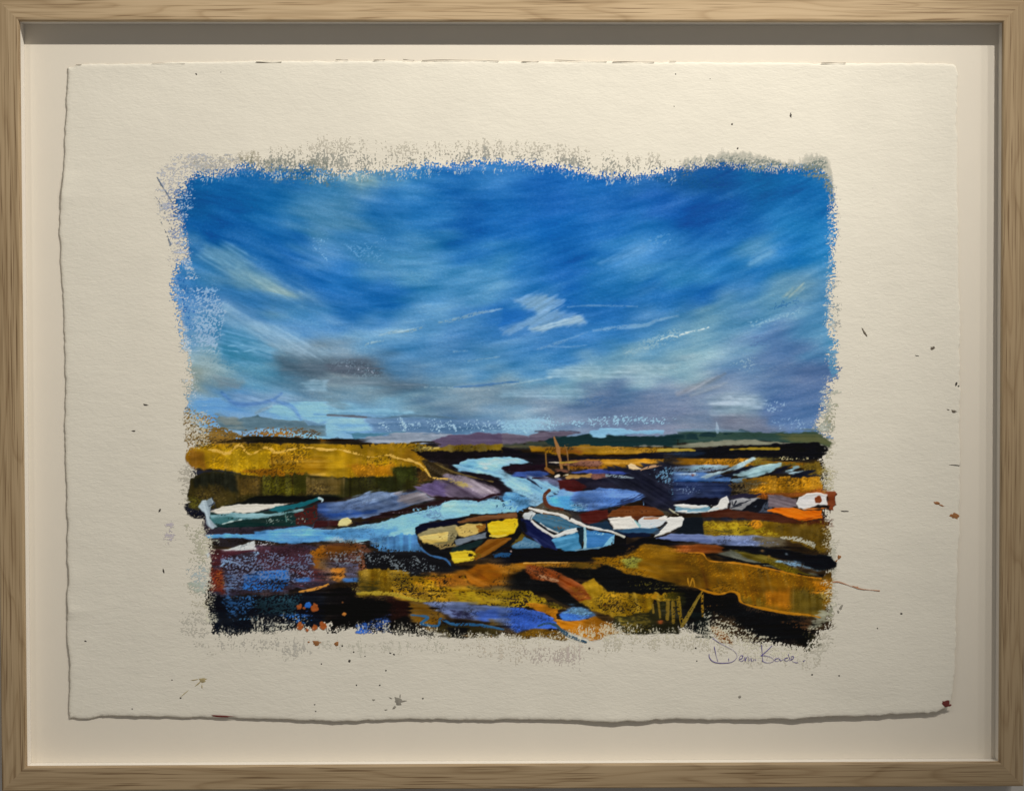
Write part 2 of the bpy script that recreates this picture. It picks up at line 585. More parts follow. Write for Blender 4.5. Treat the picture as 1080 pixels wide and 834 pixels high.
def tint(w, col, ang, streak, col2=None, mix=.5, seed=0):
    s = streak_field(ang)[w]
    c = np.array(col, np.float32)[None, None, :] * np.ones(s.shape + (1,), np.float32)
    if col2 is not None:
        f = np.clip(mix + .33 * s + .22 * BLOT[w], 0, 1)[..., None]
        c = c * (1 - f) + np.array(col2, np.float32) * f
    lum = c.mean(-1, keepdims=True)
    return np.clip(c + (streak * s[..., None]) * (10 + .24 * lum), 2, 253)


def tighten(p):
    """extra points near the corners, so that a rounded outline keeps its straight sides"""
    q = []
    for i in range(len(p)):
        a, b = p[i], p[(i + 1) % len(p)]
        q += [a, a + (b - a) * .28, a + (b - a) * .72]
    return np.array(q)


def F(s, col, ang=0, soft=.8, wob=.7, dry=0.0, dryw=0.0, streak=.12, op=1.0, col2=None, mix=.4, h=.35, round_=True, tooth=None, bristle=None):
    """a filled patch of paint; its ends break up along the direction of the brush"""
    if STATE['hold'] is not None and dry >= .56:
        STATE['hold'].append((F, STATE['reg'], (s, col), dict(ang=ang, soft=soft, wob=wob, dry=dry, streak=streak, op=op, col2=col2, mix=mix, h=h, tooth=tooth)))
        return
    p = pts(s)
    if round_:
        p = spline(tighten(p), True, 3)
    if soft >= 1.0:
        soft = soft * 1.7
    if bristle is None:
        bristle = (.55 if soft < 1 else 1.3) * STATE['bristle']
    T = {None: TOOTH, 'V': TOOTH_V, 'H': TOOTH_H}[tooth]
    w = window(p, 4 + 2 * wob + soft)
    if w[0].stop - w[0].start < 2 or w[1].stop - w[1].start < 2:
        return
    st = streak_field(ang)[w]
    d = sdf(p, w) + wob * WOB[w] * .7 + .35 * wob * WOB2[w] + bristle * st
    a = sstep(d, -soft, soft)
    if dryw:
        a = a * sstep(T[w] - 1 + 1.2 * np.clip(d / dryw, 0, 1), -.10, .16)
    if dry:
        lim = dry + (.38 * (1 - np.clip(d / 7.0, 0, 1)) if dry >= .25 else 0)
        a = a * sstep(T[w] + .11 * st + .06 * BLOT[w] - lim, *((-.26, .32) if tooth else (-.16, .20))) * (1 if dry < .45 else .85)
    c = tint(w, col, ang, streak, col2, mix)
    edge = .7 * np.exp(-((d - 1.2) / 1.0) ** 2) if soft < 1.2 else 0      # a lip of paint along the edge of a loaded mark
    lay(w, a * op, c, h * (1 + edge + .25 * st))


def L(s, width, col, dry=0.0, streak=.12, soft=.6, op=1.0, h=.6, wob=.35, smooth=True, ends=0.0):
    """a brush or pen line; width may be a list, one per point"""
    if STATE['hold'] is not None:
        STATE['hold'].append((L, STATE['reg'], (s, width, col), dict(dry=dry, streak=streak, soft=soft, op=op, h=h, wob=wob, smooth=smooth, ends=ends)))
        return
    p0 = pts(s)
    wd = np.array(width if isinstance(width, (list, tuple)) else [width] * len(p0), float)
    t0 = np.linspace(0, 1, len(wd))
    p = spline(p0, False, 6) if smooth else p0
    ww = np.interp(np.linspace(0, 1, len(p)), t0, wd) / 2
    w = window(p, ww.max() + 3)
    X, Y = XX[w], YY[w]
    if X.size < 4:
        return
    best = np.full(X.shape, -1e9, np.float32); U = np.zeros(X.shape, np.float32)
    seg = np.hypot(*np.diff(p, axis=0).T); cum = np.concatenate([[0], np.cumsum(seg)])
    for i in range(len(p) - 1):
        a, b = p[i], p[i + 1]
        ex, ey = b - a
        t = np.clip(((X - a[0]) * ex + (Y - a[1]) * ey) / (ex * ex + ey * ey + 1e-9), 0, 1)
        dd = ww[i] * (1 - t) + ww[i + 1] * t - np.hypot(X - a[0] - t * ex, Y - a[1] - t * ey)
        m = dd > best
        best = np.where(m, dd, best); U = np.where(m, cum[i] + t * seg[i], U)
    d = best + wob * WOB[w]
    a = sstep(d, -soft, soft)
    if dry or ends:
        lim = dry + ends * (U / max(cum[-1], 1e-6)) ** 2
        a = a * sstep(TOOTH[w] + .1 * streak_field(math.degrees(math.atan2(*(p[-1] - p[0])[::-1])))[w] - lim, -.16, .18)
    ang = math.degrees(math.atan2(p[-1][1] - p[0][1], p[-1][0] - p[0][0]))
    lay(w, a * op, tint(w, col, ang, streak), h * (1 + .3 * streak_field(ang)[w]))


def spot(tile, x, y, r, col, h=.8, sq=1.0):
    p = pts("%s%s,%s" % (tile + ": " if tile else "", x, y))[0]
    t = np.linspace(0, 2 * np.pi, 14, endpoint=False)
    q = np.random.default_rng(int(x * 7 + y * 13))
    rr = r * (1 + .16 * q.standard_normal(14))
    F(" ".join("%.2f,%.2f" % (p[0] + rr[i] * math.cos(t[i]) * sq, p[1] + rr[i] * math.sin(t[i])) for i in range(14)), col, wob=.2, h=h, streak=.05, soft=.6, bristle=0)


def release():
    """the fine lines and the last dry flecks go on once the wet paint has been drawn together"""
    held, STATE['hold'] = STATE['hold'], None
    for f, k, a, kw in held:
        STATE['reg'] = k
        f(*a, **kw)


def region(k):
    STATE['reg'] = k


# --- flow of the brush over the sky: colour samples spread along a direction field
def spread(samples, sig, w, warp=None):
    s = np.array(samples, float)
    X, Y = XX[w], YY[w]
    if warp is not None:
        X = X + warp[0]; Y = Y + warp[1]
    num = np.zeros(X.shape + (s.shape[1] - 2,)); den = np.full(X.shape, 1e-9)
    for r in s:
        k = np.exp(-(((X - r[0]) / (sig * 1.35)) ** 2 + ((Y - r[1]) / sig) ** 2) / 2)
        num += k[..., None] * r[2:]; den += k
    return num / den[..., None]


def sample(img, x, y):
    h, w = img.shape[:2]
    x = np.clip(x, 0, w - 1.001); y = np.clip(y, 0, h - 1.001)
    i, j = y.astype(int), x.astype(int)
    fy, fx = y - i, x - j
    if img.ndim == 3:
        fy, fx = fy[..., None], fx[..., None]
    return (img[i, j] * (1 - fx) + img[i, j + 1] * fx) * (1 - fy) + (img[i + 1, j] * (1 - fx) + img[i + 1, j + 1] * fx) * fy


def drag(img, cs, sn, n):
    """average an image along the brush direction"""
    H, W = img.shape[:2]
    jj, ii = np.meshgrid(np.arange(W, dtype=float), np.arange(H, dtype=float))
    acc = np.array(img, float); tot = 1.0
    for sg in (1, -1):
        x, y = jj.copy(), ii.copy()
        for k in range(n):
            c, s = sample(cs, x, y), sample(sn, x, y)
            x += sg * c; y += sg * s
            wt = 1 - (k + 1) / (n + 1)
            acc += wt * sample(img, x, y); tot += wt
    return acc / tot


def blend_seams(regions, seams, reach=9.0, mix=.85):
    """drag the wet paint sideways where two passages meet"""
    global RGB
    m = np.isin(REGION, regions)
    k = np.exp(-.5 * (np.arange(-30, 31) * CELL / (reach * .75)) ** 2); k /= k.sum()
    jit = 3.0 * streak_field(0) + 3.0 * WOB2
    base = RGB.copy()
    wgt = ALPHA * 1.0
    num = np.zeros_like(base); den = np.zeros_like(wgt)
    for i, kk in enumerate(k):
        sh = i - 30
        num += kk * np.roll(base * wgt[..., None], sh, 1); den += kk * np.roll(wgt, sh, 1)
    sm = num / np.maximum(den, 1e-3)[..., None] + (7 * streak_field(0))[..., None]
    for x0, ya, yb in seams:
        f = np.exp(-.5 * ((XX + jit - x0) / reach) ** 2) * ((YY > ya) & (YY < yb)) * m * mix
        RGB = RGB * (1 - f[..., None]) + sm * f[..., None]
    RGB = np.clip(RGB, 0, 255).astype(np.float32)


def pull(regions, ang, length, mix):
    """a last light pass of a dry brush over wet paint: softens the edges of the patches along its direction"""
    global RGB
    m = np.isin(REGION, regions) & (ALPHA > .5)
    dx, dy = math.cos(math.radians(ang)), math.sin(math.radians(ang))
    n = int(length / CELL)
    num = np.zeros_like(RGB); den = np.zeros_like(ALPHA)
    for i in range(-n, n + 1):
        kk = 1 - abs(i) / (n + 1)
        sx, sy = int(round(i * dx)), int(round(i * dy))
        num += kk * np.roll(RGB * ALPHA[..., None], (sy, sx), (0, 1)); den += kk * np.roll(ALPHA, (sy, sx), (0, 1))
    sm = num / np.maximum(den, 1e-3)[..., None]
    f = (m * mix * np.clip(.55 + .45 * streak_field(ang) + .35 * BLOT, 0, 1))[..., None]
    RGB = (RGB * (1 - f) + sm * f).astype(np.float32)


def skip(regions, amount):
    """where the brush ran dry the paint missed the hollows of the paper; passages also vary a little in how they were mixed"""
    global RGB
    m = (np.isin(REGION, regions) & (ALPHA > .5))[..., None]
    dryness = np.clip(.25 + .9 * gfield(9, 5, -10, 71), 0, 1)
    f = (amount * sstep(.34 - TOOTH, -.05, .20) * dryness)[..., None] * m
    RGB = RGB * (1 - f) + np.array([26., 22., 22.]) * f
    f2 = (.5 * amount * sstep(TOOTH - .80, -.05, .12) * np.clip(.9 * gfield(11, 6, -10, 72), 0, 1))[..., None] * m
    RGB = RGB * (1 + 1.1 * f2) + 8 * f2
    RGB = RGB * (1 + m * (.075 * gfield(8, 3.5, 0, 73) + .05 * gfield(3, 1.5, 0, 74))[..., None])
    RGB = np.clip(RGB, 2, 254).astype(np.float32)
# ------------------------------------------------------------------ brush marks
R_SKY, R_HILL, R_MARSH, R_WATER, R_SHORE, R_TEAL, R_YELLOW, R_BLUE, R_BROWN, R_LONG, R_ORANGE, R_GREY, R_WRECK, R_BUOY, R_BUOY2 = range(1, 16)

SKY = """210,190:20,95,165 260,185:35,105,175 300,190:30,100,170 345,195:60,125,175 380,195:95,145,175 430,195:60,130,190 480,190:45,115,190 530,190:55,125,195 560,195:35,105,190 620,195:30,105,190 680,190:40,105,180 720,190:40,100,170 760,195:20,85,160 800,195:15,95,165 840,195:25,105,180 870,195:35,115,185
200,220:15,85,155 240,215:15,90,165 280,215:25,100,170 320,215:60,125,175 360,215:75,135,175 400,215:45,115,185 450,215:40,115,190 490,215:30,100,180 530,215:30,105,190 580,215:30,100,190 640,215:35,105,190 700,215:30,95,185 750,215:20,85,170 800,215:20,95,170 850,215:30,110,185
200,245:20,90,165 240,240:15,85,165 290,235:30,105,180 330,230:85,140,175 370,230:80,135,170 410,235:45,115,180 460,235:40,115,185 490,240:20,90,175 530,240:30,105,190 580,240:25,105,195 640,240:35,110,195 690,245:45,120,195 740,240:20,90,175 790,240:25,100,180 840,240:35,120,190 870,240:35,120,190
215,265:70,125,170 240,270:75,130,170 270,268:30,100,175 300,265:25,95,175 340,265:95,150,195 380,262:65,130,185 420,265:75,140,190 460,270:75,140,190 500,270:35,110,190 560,265:40,115,195 600,262:25,100,185 650,270:55,130,200 680,262:75,145,205 720,265:50,120,190 760,265:45,120,195 800,268:90,150,185 840,265:30,115,195 870,265:45,130,195
195,290:45,115,180 225,290:60,125,175 255,290:110,150,165 280,290:100,150,175 300,285:20,90,175 330,290:30,100,180 360,285:40,115,195 400,290:90,150,190 440,292:80,145,185 480,285:65,135,185 520,285:70,140,190 560,285:40,115,190 600,290:40,110,195 640,290:45,120,190 680,290:65,135,190 720,290:60,135,190 760,285:45,125,195 800,285:20,105,190 840,290:70,135,180 870,290:60,130,180
200,310:90,140,190 230,305:30,95,165 260,310:60,120,170 290,310:150,175,170 315,315:120,160,180 340,310:45,110,185 370,310:45,115,190 410,310:35,105,185 450,310:60,130,190 490,305:75,140,190 520,310:100,160,200 560,305:50,120,190 600,310:20,95,185 640,305:40,115,185 700,310:30,105,185 740,310:25,95,180 780,305:55,120,180 820,310:85,140,170 850,305:125,155,165 870,310:70,130,175
200,335:100,145,190 240,330:130,165,195 265,328:35,100,165 300,330:65,130,180 330,330:70,135,185 360,330:45,110,180 400,330:40,110,185 440,330:85,145,190 470,330:110,165,200 500,335:75,135,190 530,335:30,100,185 570,325:90,145,190 600,325:60,120,190 640,330:35,105,185 680,335:70,130,185 720,335:70,130,175 750,335:110,155,170 790,330:90,145,180 830,325:110,160,190 865,330:85,140,180
210,352:80,135,180 235,345:60,125,165 270,345:130,170,200 300,348:110,160,205 340,350:95,150,200 370,352:110,160,195 410,350:120,170,205 450,350:100,155,200 490,350:70,130,190 530,355:95,150,195 570,350:70,130,190 610,350:60,125,190 650,355:50,120,190 690,355:80,140,180 730,350:120,165,190 770,350:110,160,190 810,350:105,150,195 830,355:92,122,168 865,355:80,140,175
215,372:150,180,195 245,370:60,130,165 280,368:110,160,185 310,372:120,140,160 350,372:145,180,205 390,370:100,155,195 430,370:75,135,185 480,372:100,150,195 520,372:80,135,180 560,372:65,130,190 600,375:45,115,180 650,375:90,145,175 690,375:130,170,190 740,372:140,180,195 780,370:125,165,190 810,368:95,125,170 850,375:86,118,162
215,385:150,175,180 240,392:120,150,160 270,390:85,145,170 300,390:80,115,135 330,385:75,90,105 370,385:85,90,105 400,390:85,95,110 430,390:100,150,190 470,390:75,130,175 520,388:80,140,180 570,390:80,140,185 620,390:140,175,190 670,390:145,180,195 720,390:135,175,190 770,385:110,150,185 810,390:92,120,160 850,392:88,106,148
215,405:140,140,120 240,405:90,130,160 270,408:90,150,180 310,405:85,125,150 350,408:120,145,160 390,405:110,130,145 430,405:105,120,135 470,402:110,150,175 510,410:140,160,175 560,405:115,160,185 600,408:130,170,185 650,415:85,110,150 700,410:115,138,170 740,405:145,155,170 770,405:98,122,165 820,408:86,114,158 860,405:85,110,155
215,425:110,165,215 245,422:95,150,205 280,425:130,165,195 330,420:100,125,150 370,420:110,140,160 400,425:125,175,200 440,425:130,160,175 480,425:115,140,160 530,420:110,135,155 570,430:120,140,165 620,425:95,115,150 660,430:108,124,156 700,425:102,120,156 740,425:125,140,170 780,420:150,175,190 820,425:95,120,170 860,430:86,114,160
260,440:125,165,205 300,435:120,175,215 350,440:135,190,220 380,445:125,170,215 410,445:100,130,165 460,445:80,110,145 510,445:115,150,180 550,448:140,180,205 600,445:125,145,175 650,440:110,124,156 700,442:115,125,155 740,440:120,132,155 790,445:108,112,135 830,440:86,114,160 860,440:90,120,165"""
FLOW = [(200, 200, 0), (300, 200, 8), (250, 290, 30), (300, 300, 28), (260, 345, 28), (330, 250, 25), (420, 215, 4), (440, 300, 2), (520, 300, -20), (500, 360, -14), (600, 250, -24),
        (700, 270, -24), (800, 250, -22), (700, 330, -15), (800, 345, -22), (650, 390, -5), (800, 400, -10), (400, 400, 3), (300, 390, 15), (500, 420, 0), (300, 430, 6), (700, 430, 0), (620, 200, 4), (400, 350, -12), (850, 300, -25)]


def paint_sky():
    region(R_SKY)
    w = window(np.array([[178, 150], [892, 462]]), 0)
    smp = [[*map(float, q.split(':')[0].split(',')), *map(float, q.split(':')[1].split(','))] for q in SKY.split()]
    fl = [(a, b, math.cos(math.radians(t)), math.sin(math.radians(t))) for a, b, t in FLOW]
    d = spread(fl, 45, w)
    n = np.hypot(d[..., 0], d[..., 1])
    cs, sn = d[..., 0] / n, d[..., 1] / n
    col = spread(smp, 9.5, w, (7 * gfield(5, 4, 0, 21)[w], 6 * gfield(5, 4, 0, 22)[w]))
    jit = gfield(2.2, 2.2, 0, 23)[w]; jit2 = gfield(1.0, 1.0, 0, 24)[w]; jit3 = gfield(5, 5, 0, 25)[w]
    col = drag(col, cs, sn, 26)
    s1 = drag(jit2, cs, sn, 22); s1 /= s1.std()
    s2 = drag(jit, cs, sn, 34); s2 /= s2.std()
    s3 = drag(jit3, cs, sn, 40); s3 /= s3.std()
    v = 2.4 * s1 + 4.2 * s2 + 4.6 * s3 + 1.2 * jit2
    lightness = col.mean(-1, keepdims=True) / 150.0
    col = col + v[..., None] * np.array([1.15, .95, .75]) * (.45 + .55 * lightness)
    # the grain of the paper catches a little of the paler paint
    col = col + (5 * sstep(TOOTH[w] + .08 * s2, .80, .97))[..., None] * np.array([1.3, 1.0, .6])
    P = spline(pts("205,187 222,186 240,183 258,177 300,177 345,181 400,180 460,174 520,171 560,173 600,179 650,184 690,183 716,176 760,174 800,178 830,178 858,180 872,190 878,215 879,250 877,285 874,315 873,340 876,355 881,364 875,374 882,390 883,398 874,408 868,430 860,452 856,470 560,474 380,476 240,472 212,455 203,442 200,425 199,400 196,370 190,340 187,320 186,300 187,282 196,272 196,255 191,238 186,220 192,205 197,194"), True, 4)
    dd = sdf(P, w) + 1.0 * WOB[w] + 1.2 * WOB2[w]
    TS = np.where((YY[w] < 215) & (XX[w] > 230), TOOTH_V[w], TOOTH_H[w])
    a = sstep(TS - 1 + 1.25 * np.clip((dd + 7.0) / 13.0, 0, 1), -.20, .28) * sstep(dd, -9, -3)
    lay(w, a, col, .30 + .10 * s2 + .05 * s1)


# ---- ground of the picture: thin grey and lilac dry-brush showing round the edges
region(R_SKY)
GREY = (128, 124, 108)
for q, c, dr in (("165,178 182,164 205,160 232,164 255,165 258,182 225,192 205,205 198,232 205,262 205,290 188,305 182,280 178,250 168,222", (128, 140, 170), .47),
                 ("170,176 205,161 250,163 256,178 215,185 190,180", (160, 155, 145), .60),
                 ("178,200 200,190 215,200 200,215 205,250 206,285 192,300 186,262 176,235", (70, 100, 160), .52),
                 ("200,168 255,160 300,152 345,142 420,148 500,146 560,148 620,156 700,160 716,170 700,196 620,195 540,184 420,192 345,192 260,190 215,184", (135, 128, 108), .66),
                 ("255,166 300,160 345,160 420,162 500,158 560,162 620,165 700,170 716,176 700,195 620,192 540,182 420,186 345,190 260,184", (100, 105, 105), .52),
                 ("253,162 268,160 273,165 272,184 255,186", (140, 128, 100), .22),
                 ("258,170 345,168 350,192 300,186 262,186", (105, 108, 96), .30),
                 ("714,168 735,166 765,161 790,162 808,163 820,168 842,172 852,166 868,163 874,170 880,190 881,215 872,220 850,185 800,186 760,182 716,192", (124, 127, 115), .10),
                 ("868,180 884,185 886,240 884,300 884,345 878,330 872,250", (120, 135, 150), .62),
                 ("865,285 884,278 888,320 884,350 872,345", (105, 120, 125), .50),
                 ("866,395 884,400 882,425 880,462 862,462", (120, 130, 115), .45),
                 ("862,440 884,430 880,540 866,525", (125, 120, 80), .50),
                 ("195,400 215,398 235,412 230,440 225,470 196,470 194,430", (125, 115, 88), .48),
                 ("187,300 200,300 206,345 214,400 196,400 189,350", (120, 150, 185), .50),
                 ("190,485 212,490 215,540 198,545 186,520", (95, 90, 72), .58),
                 ("196,555 222,555 222,600 206,598", (122, 122, 88), .45), ("198,600 224,588 222,632 202,620", (105, 138, 150), .34), ("194,610 222,620 224,650 200,650", (150, 145, 112), .55),
                 ("192,640 222,640 226,690 205,680 190,665", (105, 105, 95), .66),
                 ("176,552 182,549 182,570 176,582", (120, 105, 140), .40),
                 ("215,668 280,672 325,672 330,690 300,694 270,690 225,682", (55, 62, 72), .60),
                 ("330,672 480,676 490,690 400,688 335,684", (130, 132, 110), .66), ("480,672 620,678 640,690 590,704 540,700 486,690", (150, 130, 105), .64),
                 ("545,680 630,684 620,705 560,702", (140, 120, 130), .68),
                 ("625,660 740,665 760,690 700,684 640,690", (120, 112, 72), .60), ("740,650 800,672 850,690 872,690 874,708 830,704 790,702 755,688", (120, 112, 80), .60),
                 ("860,560 882,560 884,640 866,660", (130, 128, 108), .40), ("846,640 884,630 882,672 868,700 848,690", (120, 115, 92), .58)):
    yy = pts(q)[:, 1].mean(); xx = pts(q)[:, 0].mean()
    F(q, c, dry=dr - .09, wob=2.0, soft=1.6, streak=.10, h=.15, ang=90 if (yy < 215 or yy > 650) and 230 < xx < 850 else 0, tooth='V' if (yy < 215 or yy > 650) and 230 < xx < 850 else ('H' if 215 < yy < 650 else None), op=.50 if yy < 640 else .38)
for q in ("166,187 171,196 178,207 183,216", "163,205 170,216 177,232 182,242", "169,232 175,245 180,258"):
    L(q, 1.0, (95, 105, 125), dry=.25)
region(R_SHORE)
F("206,452 300,446 500,446 700,446 866,448 874,500 878,600 872,655 846,684 790,678 740,664 640,664 560,672 470,668 400,661 330,660 250,668 224,662 218,600 216,560 204,530 200,500 200,475", (50, 39, 26), dryw=11, tooth='V', wob=1.5, col2=(28, 30, 44), mix=.5, streak=.3)
region(R_SKY)
paint_sky()
for q, c, dr in (("716,170 760,164 800,166 815,172 800,181 770,176 740,180 718,190", (118, 124, 118), .45), ("800,166 845,174 868,166 878,195 878,212 868,190 840,180", (118, 126, 118), .30),
                 ("690,185 760,186 780,196 740,200 700,196", (25, 85, 150), .45), ("260,176 345,178 420,182 420,190 345,194 268,186", (95, 115, 120), .62),
                 ("200,300 225,298 238,320 240,345 228,372 205,365 196,335", (150, 178, 208), .48), ("188,285 200,300 205,330 202,360 192,330", (40, 100, 170), .55)):
    F(q, c, dry=dr, wob=1.5, soft=2, h=.2)

# ---- sky: single strokes on top
region(R_SKY)
LIGHT = (172, 198, 206)
F("B1: 430,10 600,10 760,80 900,140 960,180 930,215 850,190 720,160 620,100 500,60", (140, 175, 185), ang=28, soft=7, wob=2, op=.34, streak=.22)
F("B1: 620,90 760,110 920,190 880,205 740,160", (168, 190, 178), ang=28, soft=3.5, op=.30, streak=.2)
F("B1: 330,120 560,150 780,190 900,230 880,265 790,290 640,260 480,210", (55, 118, 178), ang=18, soft=3, op=.6, streak=.25)
F("B1: 420,500 430,430 470,380 560,390 700,470 760,520 740,600 600,620 480,600 420,560", (68, 135, 170), ang=8, soft=2.2, op=.55, streak=.25, col2=(95, 150, 185), mix=.35)
for q in ("B1: 450,520 560,530 640,512", "B1: 470,495 560,492"):
    L(q, 1.0, (125, 180, 210), op=.7)
F("B1: 450,250 560,300 720,370 900,430 1080,520 1080,570 900,560 740,500 560,380 440,330", (150, 185, 208), ang=25, soft=4, op=.55, streak=.2)
F("B1: 290,520 400,500 430,580 520,620 480,660 340,680 300,640", (158, 182, 190), ang=20, soft=4, op=.5, dry=.15)
F("B1: 760,540 900,590 1080,600 1080,690 980,700 800,660", (78, 90, 108), ang=5, soft=4, op=.6, streak=.3)
F("B2: 0,600 150,575 260,600 350,640 340,690 200,690 0,650", (78, 82, 98), ang=4, soft=2.5, op=.72, dry=.12, streak=.3)
F("B2: 100,615 240,610 350,650 330,680 180,660", (150, 165, 185), ang=30, dry=.72, h=.4)
F("B2: 0,690 300,690 520,710 620,740 500,760 300,750 0,720", (98, 112, 128), ang=2, soft=2.5, op=.6, streak=.35)
F("B1: 920,720 1000,708 1080,705 1080,780 940,760", (140, 178, 200), ang=3, soft=1.6, op=.6, streak=.3)
F("B1: 380,690 480,700 560,720 540,760 420,750", (118, 130, 140), ang=10, soft=3, op=.6)
# the two white cloud licks
F("B3: 70,210 150,185 240,172 330,190 375,210 370,235 300,275 220,290 160,282 120,250", (158, 188, 206), ang=-30, soft=1.9, op=.6, streak=.30, col2=(125, 165, 200), mix=.3, h=.6)
F("B3: 0,395 60,362 130,345 250,285 330,260 400,290 480,295 510,345 470,375 380,370 250,408 180,402 150,380 60,420 0,430", (148, 182, 208), ang=-30, soft=1.9, op=.6, streak=.30, col2=(110, 155, 200), mix=.35, h=.6)
F("B3: 170,385 260,375 380,345 480,310 505,345 400,365 250,402 185,402", (182, 204, 210), ang=-20, soft=1.8, op=.5, streak=.35, h=.7)
F("B3: 0,270 80,275 190,290 120,330 0,370", (28, 98, 185), ang=-10, soft=2.5, op=.7)
#F("B2: 1000,425, (190, 208, 205), ang=-20, soft=1, op=.8)
for q, wd, op in (("B2: 235,495 270,475 345,462", [.6, 2.4, .6], .8), ("B2: 320,430 420,408 520,398 600,375", [.6, 4, 3, .6], .6), ("B2: 690,350 800,330 900,300 1000,280 1080,265", [1, 3.5, 3.2, 2.2, 1.2], .65),
                  ("B2: 440,410 520,400 590,378", [.5, 2, .5], .6), ("B2: 600,750 780,752 900,760 1000,765", [.5, 1.2, 1.6, .6], .7), ("B2: 820,595 930,580 1060,562", [.5, 1.6, .6], .55),
                  ("B2: 780,530 860,525", [1, 1], .5), ("B3: 400,255 560,246 830,252", [.5, 1.4, .5], .6), ("B3: 560,400 720,380 880,365 960,335 1080,310", [2, 5, 4, 2.5, 2], .45),
                  ("B3: 200,520 330,480 520,410", [1, 3, 1], .35), ("B3: 300,500 420,500 520,490", [.5, 1.6, .5], .4), ("B3: 0,740 120,720 300,690", [1, 2, 1], .45)):
    L(q, wd, LIGHT, op=op * .85, dry=.10, soft=1.3, streak=.3)
L("B2: 780,748 950,738 1080,722", [1, 2.2, 1.6], (70, 115, 170), op=.7, soft=.9)
L("B3: 0,720 100,716", 1.4, (62, 110, 165), op=.7)
F("B3: 340,640 560,610 800,620 1080,600 1080,640 860,680 640,690 300,700 280,670", (158, 185, 195), ang=-3, soft=3, op=.5, streak=.35)
F("B3: 0,765 200,770 480,775 480,800 200,817 0,800", (140, 175, 195), ang=0, soft=2.5, op=.45, streak=.3)
F("B3: 720,520 860,480 1000,430 1080,400 1080,440 900,510 760,560", (150, 180, 190), ang=-18, soft=2, op=.6, dry=.45)
L("B4: 10,428 60,412 120,400 190,380", 1.2, (205, 222, 225), dry=.35)
L("B3: 960,460 1040,435 1075,440", 1.6, (180, 205, 210), dry=.3)
F("B4: 430,345 560,330 700,270 760,240 740,290 600,360 470,375", (128, 170, 195), ang=-20, soft=2, dry=.40, op=.8)
F("B4: 540,270 640,215 740,215 740,250 620,290", (50, 105, 160), ang=-20, soft=2, dry=.55, op=.8)
F("B4: 640,190 700,150 770,110 760,140 690,200", (158, 172, 160), ang=-40, soft=1.6, op=.55, streak=.3)
F("A4: 430,800 480,750 570,725 600,735 560,770 450,817", (130, 175, 190), ang=-25, soft=2.6, op=.38, streak=.3)
F("A3: 560,800 700,750 820,700 900,680 860,730 720,790 620,817", (105, 160, 205), ang=-25, soft=3, op=.5, streak=.35)
F("A3: 880,640 960,620 1060,640 1020,690 900,700", (100, 160, 205), ang=-20, dry=.5, soft=2, op=.7)
F("A1: 960,620 1080,640 1080,800 1020,720", (120, 175, 215), ang=40, dry=.55, soft=2, op=.8)
F("A2: 150,700 330,640 360,760 300,817 200,760", (110, 165, 205), ang=50, dry=.45, soft=2, op=.6)
F("A2: 60,280 200,262 300,270 320,330 200,340 120,310", (135, 168, 172), ang=8, soft=3, op=.55, streak=.35)
F("A2: 300,300 420,290 500,295 480,315 360,320", (100, 155, 185), ang=5, soft=3, op=.4)
F("A1: 330,690 480,700 560,740 620,817 420,817 300,760", (108, 155, 175), ang=25, soft=3.5, op=.5, streak=.3)
F("B2: 200,30 420,90 640,40 640,100 500,120 300,70", (95, 155, 190), ang=10, soft=3, op=.4, dry=.2)
F("B4: 400,480 480,440 560,430 540,500 440,520", (88, 115, 165), ang=-20, dry=.5, soft=2, op=.7)
#F("B4: 540,460 680,430 760,480 700,540 580,560 480,540", (88, 108, 160), ang=-15, soft=6, op=.3, streak=.3)
#F("B4: 680,620 740,590 860,600 930,650 900,740 760,760 640,720", (86, 88, 138), ang=5, soft=7, op=.35, streak=.25)
F("B4: 320,600 430,560 480,600 460,690 350,640", (158, 185, 198), ang=-10, dry=.45, soft=3, op=.6)
L("B4: 0,790 120,740 240,690 290,665", [5, 5, 3.5, 1.5], (150, 145, 150), op=.4, soft=2.2, streak=.4)
L("B4: 80,800 200,760 300,720", [2, 3, 2], (165, 172, 178), op=.35, soft=1.8, streak=.4)
F("B4: 930,540 960,520 975,500 980,640 985,665 950,690 925,640", (85, 140, 172), soft=1, op=.9, dry=.1)
# low sky
F("C1: 440,20 600,20 760,20 900,60 760,95 620,90 500,80", (120, 150, 185), ang=8, soft=3, op=.6, streak=.35)
F("C1: 700,130 760,100 860,100 900,190 800,185", (140, 195, 230), soft=1.2)
F("C1: 850,92 960,80 1080,75 1080,200 960,190 900,150", (135, 190, 225), soft=1.4, streak=.2)
F("C1: 265,80 300,58 420,62 470,90 420,130 330,140 275,130", (108, 162, 216), soft=1.2)
for q, wd, c in (("C1: 430,20 480,70 540,95 650,90 740,70 800,30", [2, 3, 4, 3, 3, 2], (78, 118, 180)), ("C1: 740,70 860,110 920,190", [3, 3.5, 2], (85, 128, 190)), ("C1: 640,150 690,125 740,105", [2, 3, 1.5], (118, 138, 150)),
                 ("C1: 1000,155 1080,160", 1, (70, 110, 150)), ("C1: 1040,210 1080,205", 2, (90, 130, 190))):
    L(q, [k * 1.25 for k in wd] if isinstance(wd, list) else wd, c, op=.6, soft=1.7, streak=.35)
F("C2: 0,60 100,80 240,110 420,130 520,150 300,165 0,165", (128, 180, 205), ang=6, soft=2, op=.7, streak=.35)
F("C2: 0,62 60,70 140,105 60,110 0,90", (105, 130, 145), ang=15, soft=2, op=.6)
L("C2: 0,160 160,170 330,182 500,165 700,172 800,185", [2, 2.4, 2.4, 2.4, 2.4, 1], (88, 112, 130), op=.8, soft=.9)
L("C2: 0,163 120,168 240,175", 1.6, (112, 90, 95), op=.6)
